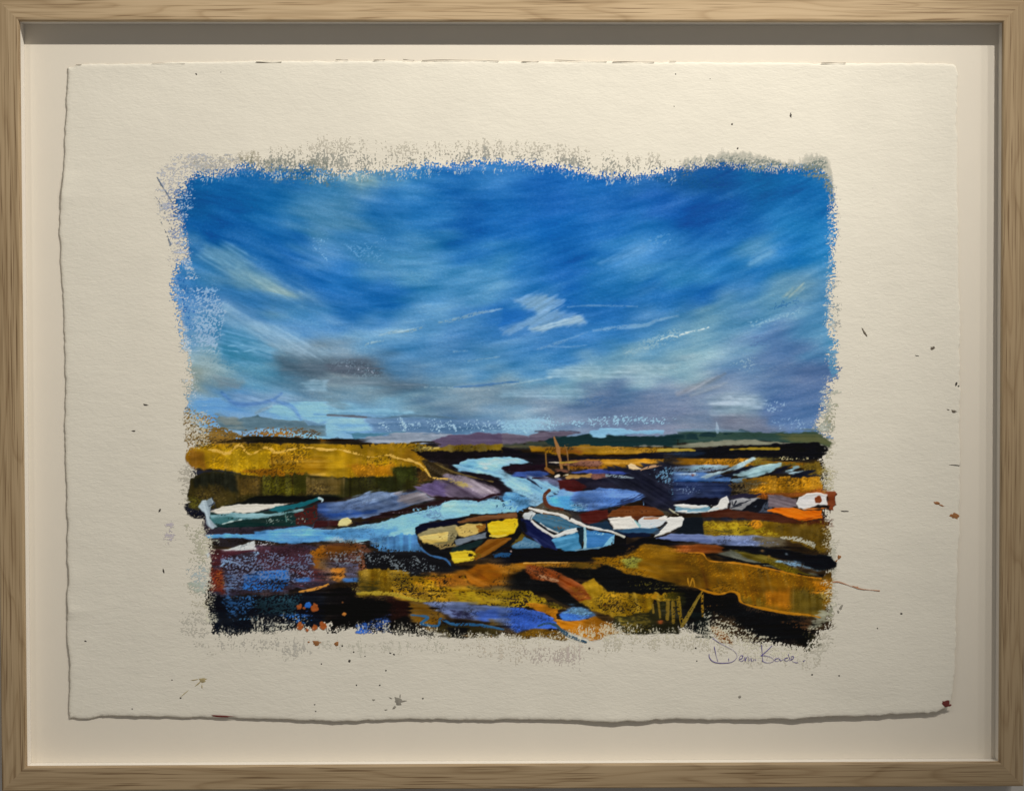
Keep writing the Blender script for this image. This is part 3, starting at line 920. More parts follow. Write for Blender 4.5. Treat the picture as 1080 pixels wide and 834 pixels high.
F("C2: 0,175 120,170 250,200 280,250 200,270 100,260 0,215", (138, 190, 228), soft=1.2, streak=.2)
F("C2: 250,190 450,180 900,190 1080,200 1080,265 900,270 650,265 300,260", (92, 122, 158), soft=1.8, op=.85, streak=.25)
F("C2: 250,190 450,180 900,190 1080,200 1080,265 900,270 650,265 300,260", (160, 195, 218), dry=.60, ang=60, h=.5)
F("C3: 0,210 100,200 220,165 300,170 420,195 560,170 800,165 1060,180 1040,215 700,225 420,230 150,270 0,262", (150, 195, 218), dry=.45, ang=60, h=.45)
F("C3: 0,205 100,205 220,170 260,190 150,262 0,262", (145, 192, 220), soft=1.5, op=.7, dry=.2)
F("C2: 110,265 240,270 480,265 300,300 170,305", (85, 130, 152), soft=.9)
F("C2: 250,295 400,275 760,280 650,325 400,330 200,315", (132, 142, 160), soft=1, streak=.25)
F("C4: 190,70 300,30 420,25 540,80 520,150 360,165 200,150", (150, 172, 188), ang=-4, soft=4, op=.65, streak=.4)
F("C4: 220,185 400,165 540,180 540,250 300,260", (108, 108, 128), ang=-2, soft=3, op=.5, streak=.3)
F("C4: 500,70 700,90 690,120 560,150", (140, 170, 200), dry=.55, ang=20)
F("C4: 560,180 800,170 860,240 600,255", (125, 155, 190), dry=.66, ang=70)
F("C4: 840,200 900,180 960,190 950,280 880,290", (150, 152, 140), dry=.35, soft=2)
L("C4: 236,200 245,255", [1, 3], (165, 185, 205), op=.8)
F("C3: 440,70 600,30 700,60 680,130 520,110", (80, 110, 155), dry=.45, op=.7, ang=-20)

STATE['hold'] = []
# ---- far hills and tree line
region(R_HILL)
F("C1: 380,170 450,180 540,185 600,170 655,150 720,180 830,195 940,195 1080,215 1080,300 900,260 700,245 560,265 420,240", (92, 120, 134), streak=.2)
F("C1: 390,150 520,175 570,240 450,235", (118, 128, 124), soft=2, op=.8)
F("C1: 940,195 1080,215 1080,240 960,230", (110, 150, 185), op=.7)
F("C2: 640,320 750,290 880,285 930,268 1080,280 1080,350 700,358", (86, 73, 97), streak=.15)
F("C3: 0,275 150,290 250,260 390,258 480,270 300,320 50,350 0,350", (100, 90, 106), streak=.2)
L("C3: 200,262 380,258 470,268", 1.1, (60, 55, 70), op=.7)
F("C3: 0,345 100,335 260,312 330,300 330,355 150,368 0,352", (50, 58, 50), soft=1, col2=(80, 75, 50))
F("C3: 250,320 310,290 430,290 500,285 545,275 570,300 625,285 680,288 800,290 1080,280 1080,355 820,355 560,355 420,370 330,360", (20, 46, 48), streak=.15, col2=(14, 36, 38))
F("K8: 470,45 560,18 700,18 850,35 1061,25 1061,62 850,60 700,66 620,52 580,72 540,85 500,74", (132, 182, 212), soft=.9)
F("C4: 0,268 90,258 260,262 400,262 640,262 850,265 900,290 940,330 930,355 700,338 450,318 200,332 0,338", (52, 76, 66), streak=.3, col2=(35, 58, 55))
F("C4: 600,272 850,270 920,300 940,335 930,355 700,335", (92, 92, 55), soft=2, op=.85)
for q in ("C4: -10,280 40,275 42,310 0,314", "C4: 50,278 80,268 115,275 122,308 50,312", "C4: 140,275 190,262 240,272 232,296 130,292", "C4: 275,270 340,268 330,282 280,285", "C4: 380,255 480,262 400,268"):
    F(q, (22, 46, 50), soft=.9)
F("C4: -20,250 100,245 400,260 640,262 300,268 0,262", (110, 138, 160), op=.7, soft=.8)
L("C4: 236,240 244,270", [1.4, 2.6], (140, 165, 185), op=.7)
F("C4: -30,345 200,325 430,313 600,325 720,335 500,350 300,350 100,364 -30,368", (122, 122, 102), soft=.7, streak=.3)
F("K8: 820,158 900,147 1061,147 1061,160", (120, 120, 108))

# ---- warm marsh behind
region(R_MARSH)
F("196,430 230,437 235,452 262,462 262,472 220,475 194,478", (126, 98, 48), dry=.42, wob=1.5, ang=-20)
F("210,452 235,450 262,464 230,470 208,470", (130, 98, 40), dry=.2, wob=1.2)
F("C1: 560,262 620,245 700,240 860,238 960,245 1040,268 1040,310 560,312", (136, 102, 56), dry=.30, ang=70, col2=(110, 95, 75))
F("C1: 620,270 860,255 870,290 640,295", (150, 105, 35), dry=.35)
F("C1: 1030,300 1080,305 1080,340 1040,335", (130, 90, 30))
F("C1: 205,420 230,370 330,340 700,335 1080,338 1080,545 960,530 700,545 560,530 520,505 300,495 230,465", (168, 128, 15), ang=88, streak=.2, col2=(152, 112, 14))
F("C1: 205,420 240,375 320,395 340,500 240,475", (138, 92, 20), soft=2, ang=88)
F("C1: 440,370 600,380 735,390 740,490 500,500", (178, 138, 14), soft=1.6, ang=88, streak=.2)
F("C1: 735,405 900,410 1080,425 1080,520 745,500", (158, 113, 15), soft=1.6, ang=5, streak=.3)
F("C1: 560,500 720,495 960,520 960,545 700,545", (152, 97, 12), soft=1)
L("C1: 738,420 745,490", 1.2, (115, 78, 15), op=.7)
F("C2: -10,340 90,335 180,342 350,338 500,335 600,345 700,366 560,382 590,440 640,540 600,525 560,480 420,505 400,545 0,555", (170, 130, 16), ang=88, streak=.2, col2=(155, 113, 16))
F("C2: 130,470 420,465 410,535 200,548", (160, 106, 15), soft=1.4, ang=88)
F("C2: 0,400 100,400 110,540 0,550", (172, 132, 20), soft=2, ang=88)
F("C2: 500,370 580,385 620,480 600,520 540,470 440,440", (165, 118, 18), soft=1.5)
# dark hedge line on top of the marsh
F("C1: 550,300 720,292 900,300 1020,303 1042,318 1030,335 960,335 780,328 550,327", (32, 28, 18), soft=.6, col2=(58, 50, 30), mix=.15)
L("C1: 400,330 480,324 560,318", [1.4, 3.5, 4], (52, 40, 18), dry=.25)
F("C2: -5,310 60,296 120,310 190,330 270,338 200,346 -5,332", (35, 27, 18))
for q in ("C2: 260,335 265,352", "C2: 200,335 215,362", "C2: 140,330 150,345"):
    L(q, 1.3, (50, 40, 18))
L("C2: 520,330 640,326 700,345", 1.3, (52, 42, 30))
# olive bank under it
F("C1: 215,665 230,560 300,518 380,500 520,525 700,545 960,525 1080,548 1080,665 800,668 640,690 380,740 270,740", (62, 53, 20), ang=88, streak=.25, col2=(48, 42, 18))
F("C1: 250,560 300,520 390,503 490,518 525,560 540,650 430,600 260,610", (32, 33, 22), soft=1.6, ang=88, streak=.3)
F("C1: 300,600 430,610 520,660 380,720 260,690", (70, 58, 25), soft=3, ang=60)
F("C1: 528,545 680,548 650,650 540,655", (90, 70, 28), soft=1.3, ang=88, streak=.3)
F("C1: 690,545 850,530 885,650 770,665 690,640", (82, 77, 15), soft=1.6, ang=88, streak=.35)
F("C1: 880,530 960,525 960,640 885,650", (62, 60, 15), soft=1, ang=88)
F("C1: 958,550 1080,560 1080,655 960,650", (102, 82, 38), soft=1, ang=88, streak=.3)
F("C2: 0,552 400,540 420,480 545,478 560,565 640,560 560,612 430,642 100,672 0,662", (52, 50, 18), ang=88, streak=.3, col2=(40, 40, 16))
F("C2: 0,556 90,560 85,652 0,655", (98, 78, 32), soft=1.6, ang=88, streak=.3)
F("C2: 410,490 520,473 560,560 425,585", (55, 60, 20), soft=1.6, ang=88)
F("C2: 550,500 620,510 655,560 560,585", (92, 66, 26), soft=1.3)
F("C2: 300,560 420,545 440,630 340,640", (45, 48, 18), soft=2, ang=88)
F("C1: 450,720 560,700 640,660 760,655 900,662 1080,655 1080,695 1000,690 700,715", (14, 17, 15), soft=.8)
F("C2: -5,655 60,655 130,680 60,695 -5,690", (16, 20, 16))
F("C1: 205,700 270,700 330,725 340,800 260,790 205,780", (20, 22, 36), dry=.1, wob=1.5)
F("C1: 215,655 270,665 305,690 290,735 240,725", (76, 70, 22), soft=1.4)
# stitched pale line of the marsh edge
L("C1: 320,372 400,380 470,395 540,345 605,405 700,362 770,390 850,375 960,362 1080,378", [1.6, 2.1, 2.5, 2.1, 2.5, 2.2, 2.5, 1.9, 1.9, 2.4], (220, 174, 76), dry=.08, wob=.7)
L("C2: -5,378 60,372 130,385 190,400 270,420 380,408 450,430 540,450 600,490 620,520 650,548 740,552", [2, 1.8, 2.2, 1.8, 2.2, 2.2, 2, 2.4, 2.6, 2, 2.4, 1.6], (224, 180, 86), dry=.08, wob=.7)
# far strip right of the marsh
F("C2: 520,376 640,372 800,378 1000,373 1080,370 1080,425 860,430 780,468 700,463 580,418", (22, 16, 20))
F("C2: 560,352 700,357 760,345 900,345 1080,340 1080,378 900,383 740,385 540,382", (146, 120, 34), ang=80, streak=.45, col2=(100, 82, 25))
F("C2: 590,362 690,360 692,374 600,376", (182, 158, 78))
F("C2: 585,430 700,455 800,520 740,548 650,548 610,490", (60, 48, 28), ang=30, streak=.3)
F("C2: 820,500 950,520 1030,545 1080,580 1080,650 950,575 850,545", (25, 18, 28))
L("C2: 640,445 760,505 900,545 1020,572", [1, 1.8, 1.5, .8], (118, 98, 48), op=.85)
F("C3: -5,362 120,375 260,405 430,418 560,410 560,432 420,445 300,470 180,458 100,428 -5,425", (20, 16, 24))
F("K8: -5,160 120,160 250,168 400,152 600,162 800,168 1061,163 1061,200 880,215 700,235 500,225 250,228 120,222 -5,208", (164, 120, 28), streak=.3, col2=(150, 105, 28))
F("K8: 90,175 340,182 480,225 250,230", (142, 86, 25), soft=1.2)
F("K8: 290,140 350,160 320,190 280,185", (70, 66, 40), dry=.3)
F("K8: 320,240 500,234 700,240 880,215 1061,203 1061,258 900,268 650,258 420,268", (18, 18, 30))
F("C4: -30,395 100,384 240,360 330,350 560,343 700,333 860,324 910,350 932,375 890,425 850,438 640,438 400,438 200,425 -30,428", (12, 13, 20), wob=1)
F("C4: -30,388 100,390 160,400 100,418 -30,420", (25, 40, 62), soft=1.5)
L("C4: 320,374 450,368 622,368", [1, 2.6, 2.6], (168, 140, 42))
L("C4: -10,378 60,375 105,380", [2.6, 2.6, 1], (172, 145, 50))
L("C3: 960,378 1080,375", 3, (182, 155, 60))
F("K8: 225,285 400,262 560,260 800,262 1061,256 1061,318 900,328 780,342 550,338 330,348 290,332", (174, 120, 26), streak=.3)
F("K8: 245,290 400,266 540,272 575,335 340,348 290,325", (130, 84, 66), soft=1.6, streak=.25)
F("C4: -30,422 170,428 350,432 500,442 700,450 870,458 880,505 700,488 400,478 -30,466", (164, 110, 20), streak=.25)
F("C4: 450,445 700,450 870,465 870,500 640,490 480,470", (110, 92, 28), soft=1.6, dry=.25)
F("C4: 640,425 720,430 840,425 850,440 640,444", (190, 178, 130), dry=.60, h=.5)
F("C4: 755,470 870,450 900,500 870,530 760,510", (120, 95, 25), soft=1.5, ang=80)

# ---- water
region(R_WATER)
F("C2: -10,700 130,690 230,650 320,633 440,645 550,622 662,675 540,712 300,785 150,805 -10,805", (86, 106, 142), ang=-8, streak=.3)
F("C2: 130,690 260,648 330,636 430,655 300,705", (112, 134, 168), soft=1.6, ang=-15, streak=.3)
F("C2: 430,650 550,628 662,675 540,705 450,702", (122, 116, 122), soft=1.6, ang=-12, streak=.3)
F("C2: -10,765 140,760 330,738 260,775 100,792 -10,798", (38, 72, 140), soft=1.4, ang=-6, streak=.3)
F("K1: 1005,188 1080,174 1080,322 1008,322", (62, 98, 172), ang=-3, streak=.3)
F("C2: 220,802 350,760 520,728 700,680 850,675 930,690 760,692 560,742 420,782 250,817", (46, 27, 28), streak=.3)
F("C2: 350,775 500,735 520,760 400,790", (125, 110, 115), dry=.55)
F("K6: -5,408 140,416 140,462 -5,455", (78, 26, 26))
F("K6: -5,452 130,458 70,492 -5,490", (112, 84, 74))
F("K6: 270,410 420,405 420,440 280,452", (30, 22, 30)); F("K6: 330,420 415,408 410,425 340,432", (170, 165, 165), dry=.5)
F("K6: -10,500 130,478 420,440 640,380 780,338 1030,270 1080,238 1080,385 850,440 830,532 700,545 450,570 200,610 -10,590", (142, 202, 232), ang=-8, streak=.12)
F("K6: -10,500 160,474 400,468 640,488 560,545 430,570 200,580 120,548 -10,590", (92, 158, 212), ang=-4, soft=1, streak=.2)
F("K6: 0,600 60,560 130,540 220,570 330,590 400,610 200,622 0,615", (150, 170, 178), dry=.25, soft=1)
F("K6: 420,560 560,545 700,534 835,530 862,640 890,692 690,692 425,685", (78, 128, 178), ang=88, streak=.15, col2=(72, 142, 196), mix=.35)
F("K6: 430,580 560,560 580,640 440,670", (95, 145, 185), dry=.4)
F("K6: 800,310 1030,265 1060,350 930,368 840,345", (122, 172, 196), dry=.3, ang=60)
F("K6: 820,300 1000,270 1010,300 850,330", (50, 75, 105), dry=.55)
# the winding channel
F("K7: 100,290 190,240 420,225 700,240 900,270 900,420 1000,420 1000,560 700,660 520,600 480,480 200,370 110,330", (28, 22, 30), soft=1.5)
F("K7: 90,290 250,275 330,345 500,440 560,520 520,560 300,480 130,370", (28, 20, 28), soft=1)
F("K7: 160,320 190,290 300,260 420,245 590,240 650,250 730,275 772,290 700,298 600,302 520,332 600,382 700,407 780,442 860,502 905,545 840,562 720,562 640,532 580,482 500,412 400,372 280,357 190,345", (148, 204, 232), ang=20, streak=.25, h=.6)
F("K7: 170,315 300,275 330,300 290,345 200,335", (110, 170, 205), soft=1.3, ang=10, streak=.3)
F("K7: 330,290 460,262 620,258 745,282 620,292 440,300 400,340", (196, 226, 238), soft=1.2, ang=0, streak=.35, op=.85)
F("K7: 480,350 540,350 640,420 760,470 850,520 700,500 580,440", (168, 216, 238), soft=1.5, op=.7, ang=30, streak=.3)
F("K7: 520,560 560,525 640,525 720,562 850,560 905,560 870,610 720,652 650,672 560,620", (95, 160, 208), ang=10, streak=.3, soft=.9)
F("K7: 600,540 680,560 660,610 600,600", (40, 80, 120), dry=.55)
F("K7: 700,520 850,520 880,545 740,556", (175, 215, 235), dry=.5)
F("K7: 510,332 600,302 700,297 790,300 885,300 895,372 700,362 560,362", (38, 20, 32), ang=5, streak=.3)
F("K7: 540,345 600,335 620,350 560,362", (120, 160, 180), dry=.5)
F("K7: 600,396 640,365 760,358 860,364 925,385 860,402 740,404", (56, 86, 162), streak=.2)
F("K7: 720,412 880,400 980,425 1000,520 890,522 800,455", (98, 102, 132), soft=1.2, ang=25, streak=.3)
F("K8: -10,420 120,440 220,475 235,545 110,565 100,625 -10,625", (132, 184, 216), soft=1.2, ang=25, streak=.3)
L("K7: 735,418 790,452 842,492", [1, 2, 1], (40, 48, 72))
L("K7: 770,412 900,410", 1, (50, 30, 40))
# mud flat
F("C2: 556,612 670,558 740,525 860,540 1000,605 1062,640 1020,657 940,677 760,667 640,662", (112, 98, 118), ang=25, streak=.3)
F("C2: 556,612 670,562 730,600 720,662 640,662", (97, 82, 122), soft=1.2, ang=10, streak=.25)
F("C2: 740,527 850,540 1000,605 1050,640 960,640 860,590", (128, 115, 125), soft=1.5, ang=28, streak=.4)
F("C2: 700,550 820,568 890,602 840,608 740,575 690,560", (170, 150, 88), dry=.25, ang=25)
L("C2: 930,690 1000,660 1065,650", [2, 2.4, 2], (48, 22, 30))
L("C2: 640,665 760,672 930,685", [1, 1.6, 2], (45, 25, 32))
F("C2: 930,690 1060,655 1080,660 1080,690 1000,700", (70, 90, 115), dry=.2)
# pale ovals in front of the yellow boat
F("K2: 60,180 200,125 300,90 310,215 150,230", (105, 145, 175), dry=.35, ang=60)
F("K2: 285,150 310,90 380,60 500,50 610,58 650,75 720,50 790,52 830,75 900,60 970,110 960,172 680,187 560,187 400,227 320,217 295,190", (152, 212, 240), streak=.10, h=.7)
F("K2: 540,190 640,120 660,185 600,190", (110, 160, 190), dry=.5)
F("K2: 760,110 860,70 960,80 970,160 880,165 760,180", (45, 80, 108), dry=.58, ang=-30)
F("K2: 830,80 1000,40 1080,60 1000,170 960,170", (95, 155, 205), dry=.3, ang=40)
# navy water right
F("K8: 290,415 480,405 600,402 830,400 900,350 1061,318 1061,645 900,645 860,565 700,505 430,505 300,485", (32, 30, 46), streak=.3)
F("C3: 640,480 800,470 1080,440 1080,740 900,740 850,650 700,590 620,560", (30, 32, 50), soft=1, streak=.35, ang=30)
F("C3: 880,520 960,480 1080,470 1080,600 960,590", (105, 150, 180), dry=.68, ang=80)
F("C3: 1000,600 1080,560 1080,700 1020,690", (90, 135, 165), dry=.82)
F("C4: -30,485 120,468 260,470 300,492 140,520 -30,520", (120, 140, 165), dry=.2, streak=.4)
F("C4: -30,510 150,512 330,540 320,578 -30,578", (74, 114, 172), ang=3, streak=.35)
F("C4: -30,568 160,572 325,572 335,650 300,668 -30,692", (40, 54, 94), ang=3, streak=.4)
F("C4: -20,590 120,580 140,640 -20,650", (110, 130, 160), dry=.75)
F("K8: 320,366 420,340 600,344 740,354 832,366 740,388 600,382 480,372 350,374", (66, 86, 168), streak=.2)
F("K8: 215,430 350,425 445,480 400,522 250,547 230,505", (78, 26, 26), streak=.25)
F("K8: 470,385 590,373 612,402 500,417", (140, 95, 86))
L("K8: 605,388 700,396 820,410", [3, 2.6, 1.4], (135, 150, 160), dry=.1)
F("K8: 270,540 420,515 560,493 720,496 850,523 902,550 882,592 760,622 620,652 460,667 380,672 300,655 140,625 130,570", (84, 124, 190), ang=-6, streak=.3)
F("K8: 130,578 200,543 300,550 340,620 420,662 300,655 170,632", (80, 160, 215), soft=1.2)
F("K8: 220,500 260,490 330,540 200,560", (115, 160, 210), soft=1)
F("K8: 300,600 400,590 470,650 350,682", (165, 212, 235), dry=.45)
F("K8: 320,600 390,580 400,640 340,650", (35, 60, 90), dry=.66)
for q in ("K8: 640,642 780,602 905,550", "K8: 690,612 800,580 880,540", "K8: 720,590 830,545"):
    L(q, [.6, 1.8, .8], (38, 48, 86), op=.8)
F("C4: 900,640 980,640 975,720 940,770 905,740", (70, 35, 20))
# light strokes on the right water
F("C4: 145,545 190,520 260,505 380,450 460,422 472,430 400,482 250,532 170,554", (168, 194, 204), h=.7, ang=-28, streak=.25)
F("C4: 230,548 300,522 420,482 530,475 400,517 330,548", (25, 29, 46))
F("C4: 340,530 420,505 520,475 630,456 637,476 570,512 480,540 400,545", (152, 188, 194), h=.6, ang=-18, streak=.3)
F("C4: 495,543 570,512 640,482 695,474 640,507 560,532", (22, 25, 42))
F("C4: 665,505 740,470 765,484 700,507", (152, 186, 196))
F("C4: 688,522 800,494 725,528", (160, 190, 198))
F("C4: 676,543 760,512 865,488 800,530 872,535 720,550", (20, 24, 40))
F("C4: 320,560 430,540 405,576 340,578", (122, 162, 188))
F("C4: 0,500 150,470 212,478 160,500 60,515", (132, 165, 180), dry=.15)
F("C4: 10,525 100,510 120,530 20,535", (175, 195, 205), dry=.3)
F("C4: 200,480 310,470 300,490 220,500", (130, 155, 165), dry=.15)
spot("C4", 90, 530, 1.5, (120, 45, 25))
# ochre block right
region(R_MARSH)
F("C4: 400,560 560,540 700,545 872,545 885,600 872,645 700,655 500,675 440,645", (164, 112, 18), ang=88, streak=.2)
F("C4: 300,585 430,560 520,568 470,645 330,665", (98, 82, 50), dry=.25, soft=1.5)
F("C4: 480,645 700,640 880,615 925,640 700,675 520,690", (150, 80, 24), soft=1.4)
F("C4: 455,620 520,610 500,640", (190, 125, 20), soft=1)
F("C4: 870,430 955,430 962,625 905,640 880,560", (134, 122, 74), dry=.52, wob=1.5)
F("C4: 915,638 972,633 977,700 965,765 920,745", (125, 60, 30), wob=1)

# ---- foreground shore (base)
region(R_SHORE)
F("219,566 300,560 420,578 520,584 600,566 700,548 800,545 872,548 880,600 878,660 850,688 790,682 740,668 640,668 560,676 470,672 400,664 330,664 250,671 221,668 217,640", (30, 25, 24), dryw=9, tooth='V', wob=2, col2=(64, 45, 22), mix=.45, streak=.3)
F("C1: 330,800 460,800 1040,760 1080,800 1080,900 900,905 340,905", (52, 44, 54), soft=1)
# left: water stains and dry blue over maroon
F("D1: 370,180 640,150 980,140 1085,150 1085,410 900,405 830,440 500,452 370,452", (64, 50, 58), ang=20, streak=.3, col2=(48, 46, 66))
F("D1: 650,150 900,145 990,160 980,260 700,300 640,250", (76, 46, 56), soft=2.0)
F("D1: 420,210 640,180 1000,170 1000,380 840,400 480,400", (105, 118, 148), dry=.58, ang=30)
F("D1: 860,300 980,260 1085,300 1085,400 900,400", (95, 35, 30), dry=.35, soft=1)
F("K1: 150,575 180,530 240,545 330,540 380,520 480,480 535,460 532,545 350,548 205,582 172,605", (198, 207, 206), h=.6)
F("K1: 200,460 300,440 400,450 520,430 450,482 380,512 320,520 250,510", (42, 36, 40), dry=.1)
F("K1: 190,470 260,450 270,500 240,540 190,530", (165, 170, 150), dry=.45)
F("K1: 195,545 360,552 522,545 400,572 210,650 185,600", (78, 36, 46), dry=.08)
F("K1: 250,640 330,600 420,580 550,562 545,645 400,665 270,670", (134, 170, 204), dry=.28, ang=20)
F("D1: 355,280 440,285 445,440 372,430", (110, 42, 30), soft=1.2)
F("D1: 360,285 440,295 440,400 372,420", (140, 80, 30), dry=.45, ang=88)
F("D1: 360,170 420,180 430,270 370,280", (72, 30, 32), dry=.15); F("D1: 365,190 420,190 420,260 370,260", (180, 185, 175), dry=.72)
F("D1: 975,185 1030,150 1085,140 1085,300 1010,290", (178, 106, 18), dry=.12, ang=88, streak=.3)
F("D1: 1000,230 1085,220 1085,330 1020,320", (110, 110, 100), dry=.5, ang=88)
F("D1: 440,330 560,320 570,430 450,440", (90, 120, 160), dry=.5)
F("D1: 565,330 640,308 830,298 852,380 800,432 640,434 565,412", (40, 102, 178), dry=.14, ang=4, streak=.2, h=.5)
F("D1: 880,355 970,343 975,366 890,372", (52, 110, 180), dry=.1)
L("D1: 908,432 1000,416 1085,388", [1, 2.4, 2.4], (204, 138, 55), dry=.1)
F("D1: 332,540 375,440 440,455 640,440 830,440 900,420 1085,405 1085,670 900,690 620,702 480,722 372,705 342,640", (13, 18, 28), dryw=7, tooth='V', streak=.2)
F("D1: 600,460 800,440 930,450 900,560 640,600", (26, 50, 60), dry=.35, ang=15)
F("D1: 430,462 640,450 650,560 480,592", (50, 100, 156), dry=.50, ang=40)
F("D1: 490,600 640,540 660,640 520,640", (60, 110, 150), dry=.85)
F("D1: 790,590 840,565 940,560 1015,615 920,628", (44, 104, 176), dry=.35)
F("D1: 900,520 1000,500 1010,600 920,600", (40, 70, 130), dry=.6)
F("D1: 640,610 880,600 1000,640 1000,690 700,700", (190, 188, 170), dry=.86)
F("D1: 550,440 720,425 860,440 700,462", (60, 48, 50), soft=1.2)
# bright blue band left, joining the channel
region(R_WATER)
F("K1: 160,430 300,418 420,420 520,420 530,400 700,385 900,358 1000,375 1090,385 1090,465 850,487 720,492 640,470 540,460 380,447 180,447", (90, 160, 222), ang=-3, streak=.2, h=.6)
F("K1: 540,415 760,395 960,370 1080,400 1060,430 760,440", (115, 180, 232), soft=1.4, ang=-4, streak=.3, op=.7)
L("K1: 970,375 1005,360", 1, (30, 40, 60))
region(R_SHORE)
F("K1: 540,470 640,470 720,490 650,500 545,505", (150, 150, 155), dry=.4)
# middle foreground
F("D2: -5,140 100,135 230,140 272,190 240,300 -5,265", (118, 72, 46), dry=.10, ang=60, col2=(95, 60, 55))
F("D2: -5,140 120,140 210,148 120,205 -5,205", (130, 76, 24), soft=2.2)
F("D2: 0,190 220,180 240,270 40,280", (120, 130, 140), dry=.60)
F("D2: 225,195 330,185 560,190 760,250 850,290 700,332 500,342 380,300 240,285", (24, 24, 28))
F("D2: 225,190 400,190 560,210 720,290 600,330 400,300 240,275", (118, 128, 132), dry=.66, ang=40)
F("D2: -5,240 120,250 195,260 195,362 100,362 -5,395", (102, 102, 128), dry=.18, col2=(75, 65, 75))
F("D2: 30,290 110,285 112,340 70,372 30,352", (192, 118, 34), dry=.18)
F("D2: 98,350 192,343 192,372 100,378", (60, 112, 178), dry=.1)
F("D2: 190,310 300,290 385,290 402,420 402,452 200,462", (126, 96, 20), ang=88, streak=.4)
F("D2: 190,370 320,350 330,450 200,455", (60, 52, 20), dry=.4)
F("D2: 380,296 450,300 520,338 720,328 850,300 862,400 1085,400 1085,515 800,505 600,495 430,485 400,430", (164, 124, 24), dry=.12, streak=.3)
F("D2: 370,300 520,345 560,420 520,440 400,400", (70, 62, 30), dry=.45)
F("D2: 590,345 720,325 850,298 855,385 700,395", (152, 92, 24), soft=1.6, dry=.05)
F("D2: 430,380 600,380 620,480 480,480", (45, 32, 20), dry=.62)
F("D2: 520,350 600,345 620,440 540,460", (190, 130, 35), dry=.5)
F("D2: 850,310 920,268 1000,262 1085,265 1085,392 950,407 870,372", (166, 96, 14), ang=30, streak=.25, h=.5)
F("D2: 870,400 1085,395 1085,450 880,440", (25, 22, 20), dry=.55)
F("D2: 780,430 960,440 1085,460 1085,520 800,500", (170, 140, 25), dry=.25, ang=70)
L("D2: 185,442 300,440 400,446 520,478 620,492", [3, 4.5, 4, 3.5, 2], (168, 142, 40), dry=.15)
F("D2: -5,400 110,372 190,380 205,452 360,462 400,482 510,502 522,580 580,640 810,735 500,712 380,692 -5,692", (12, 10, 11), wob=1, dryw=7, tooth='V')
F("D2: 380,480 512,497 502,565 400,605", (36, 16, 12), soft=1.6)
F("D2: 130,370 195,370 200,440 150,430", (120, 105, 50), dry=.6)
F("D2: 165,640 300,598 385,580 385,690 200,692", (45, 88, 175), dry=.55)
F("D2: 170,630 240,622 250,675 180,685", (45, 95, 185), dry=.2)
F("D2: 510,500 600,500 700,560 740,600 640,660 520,605", (130, 90, 22), soft=1, streak=.3, col2=(100, 72, 24))
F("D2: 600,498 720,500 900,510 1085,520 1085,625 900,605 760,595 690,550", (94, 108, 148), ang=5, soft=1, streak=.25)
F("D2: 760,540 860,560 900,600 780,600", (36, 34, 60), dry=.3)
F("D2: 890,565 1000,535 1090,525 1090,635 960,620", (66, 98, 180), soft=1.2)
F("D2: 1000,600 1085,620 1085,640 1000,640", (110, 85, 35), dry=.2)
F("D2: 660,640 760,608 900,640 1060,672 1060,722 820,722 700,702", (52, 44, 18), dry=.12, soft=1)
F("D2: 740,650 880,650 850,725 770,715", (14, 14, 14), dry=.1)
L("D2: 515,575 620,588 580,628 680,642 700,600 770,630 850,632 960,640 1085,664", [1.5, 3, 3, 2.3, 2.6, 2.6, 3, 3, 2.2], (44, 94, 136), dry=.06)
F("D2: 830,700 900,690 1040,705 1040,722 960,730", (150, 100, 35), dry=.35)
# centre right foreground
F("D3: -5,165 240,168 420,185 700,170 860,98 1085,105 1085,165 860,155 720,215 500,245 300,255 -5,270", (10, 10, 18), wob=.8)
F("D3: 540,220 740,212 860,143 1000,148 1085,170 1085,380 900,345 700,315 620,265", (150, 104, 12), ang=20, streak=.25, col2=(132, 90, 12))
F("D3: 640,160 820,150 800,200 640,205", (70, 48, 22), dry=.3)
F("D3: 740,242 800,210 850,240 832,286 760,282", (150, 146, 56), soft=1.2, h=.5)
F("D3: -5,272 120,252 600,252 612,292 300,282 150,290 80,322 30,352 30,395 -5,395", (152, 98, 20), ang=10, streak=.3)
F("D3: 420,255 600,258 600,290 420,290", (112, 82, 22), soft=1)
L("D3: 130,256 260,252 400,252", [.7, 1.5, .9], (218, 166, 82))
F("D3: 30,330 130,300 260,283 560,290 640,265 760,318 1085,385 1085,445 860,442 650,432 590,372 420,340 330,380 420,430 570,545 420,525 250,442 40,405", (15, 16, 17))
F("D3: 400,290 560,290 540,340 420,330", (40, 36, 25), dry=.5, ang=88)
F("D3: 750,330 900,350 1085,400 1085,440 860,440 760,400", (100, 90, 30), dry=.70)
F("D3: 400,412 480,390 560,350 590,380 650,432 860,442 1085,440 1085,505 940,485 900,600 700,590 560,550 470,485", (150, 114, 18), ang=70, streak=.3)
F("D3: 400,440 560,480 640,470 900,460 900,590 600,580", (48, 36, 18), dry=.70, ang=50)
F("D3: 620,430 780,440 760,560 640,540", (172, 128, 26), dry=.35)
F("D3: 850,440 970,440 940,480 880,470", (185, 130, 22), dry=.2)
F("D3: 980,440 1085,430 1085,480 1000,475", (75, 70, 22), dry=.1)
F("D3: 140,310 160,263 240,280 330,308 480,388 545,470 470,492 400,432 330,372 180,352", (136, 66, 26), ang=35, streak=.3)
F("D3: 400,400 490,400 540,470 480,490 420,440", (150, 88, 26), dry=.25)
L("D3: 228,335 285,350 342,366", [2, 4, 2], (168, 122, 86), dry=.25)
F("D3: -5,425 150,428 300,500 390,535 150,525 -5,535", (160, 130, 20), dry=.22, ang=70)
F("D3: 180,460 320,490 400,530 260,520", (24, 26, 20), dry=.5)
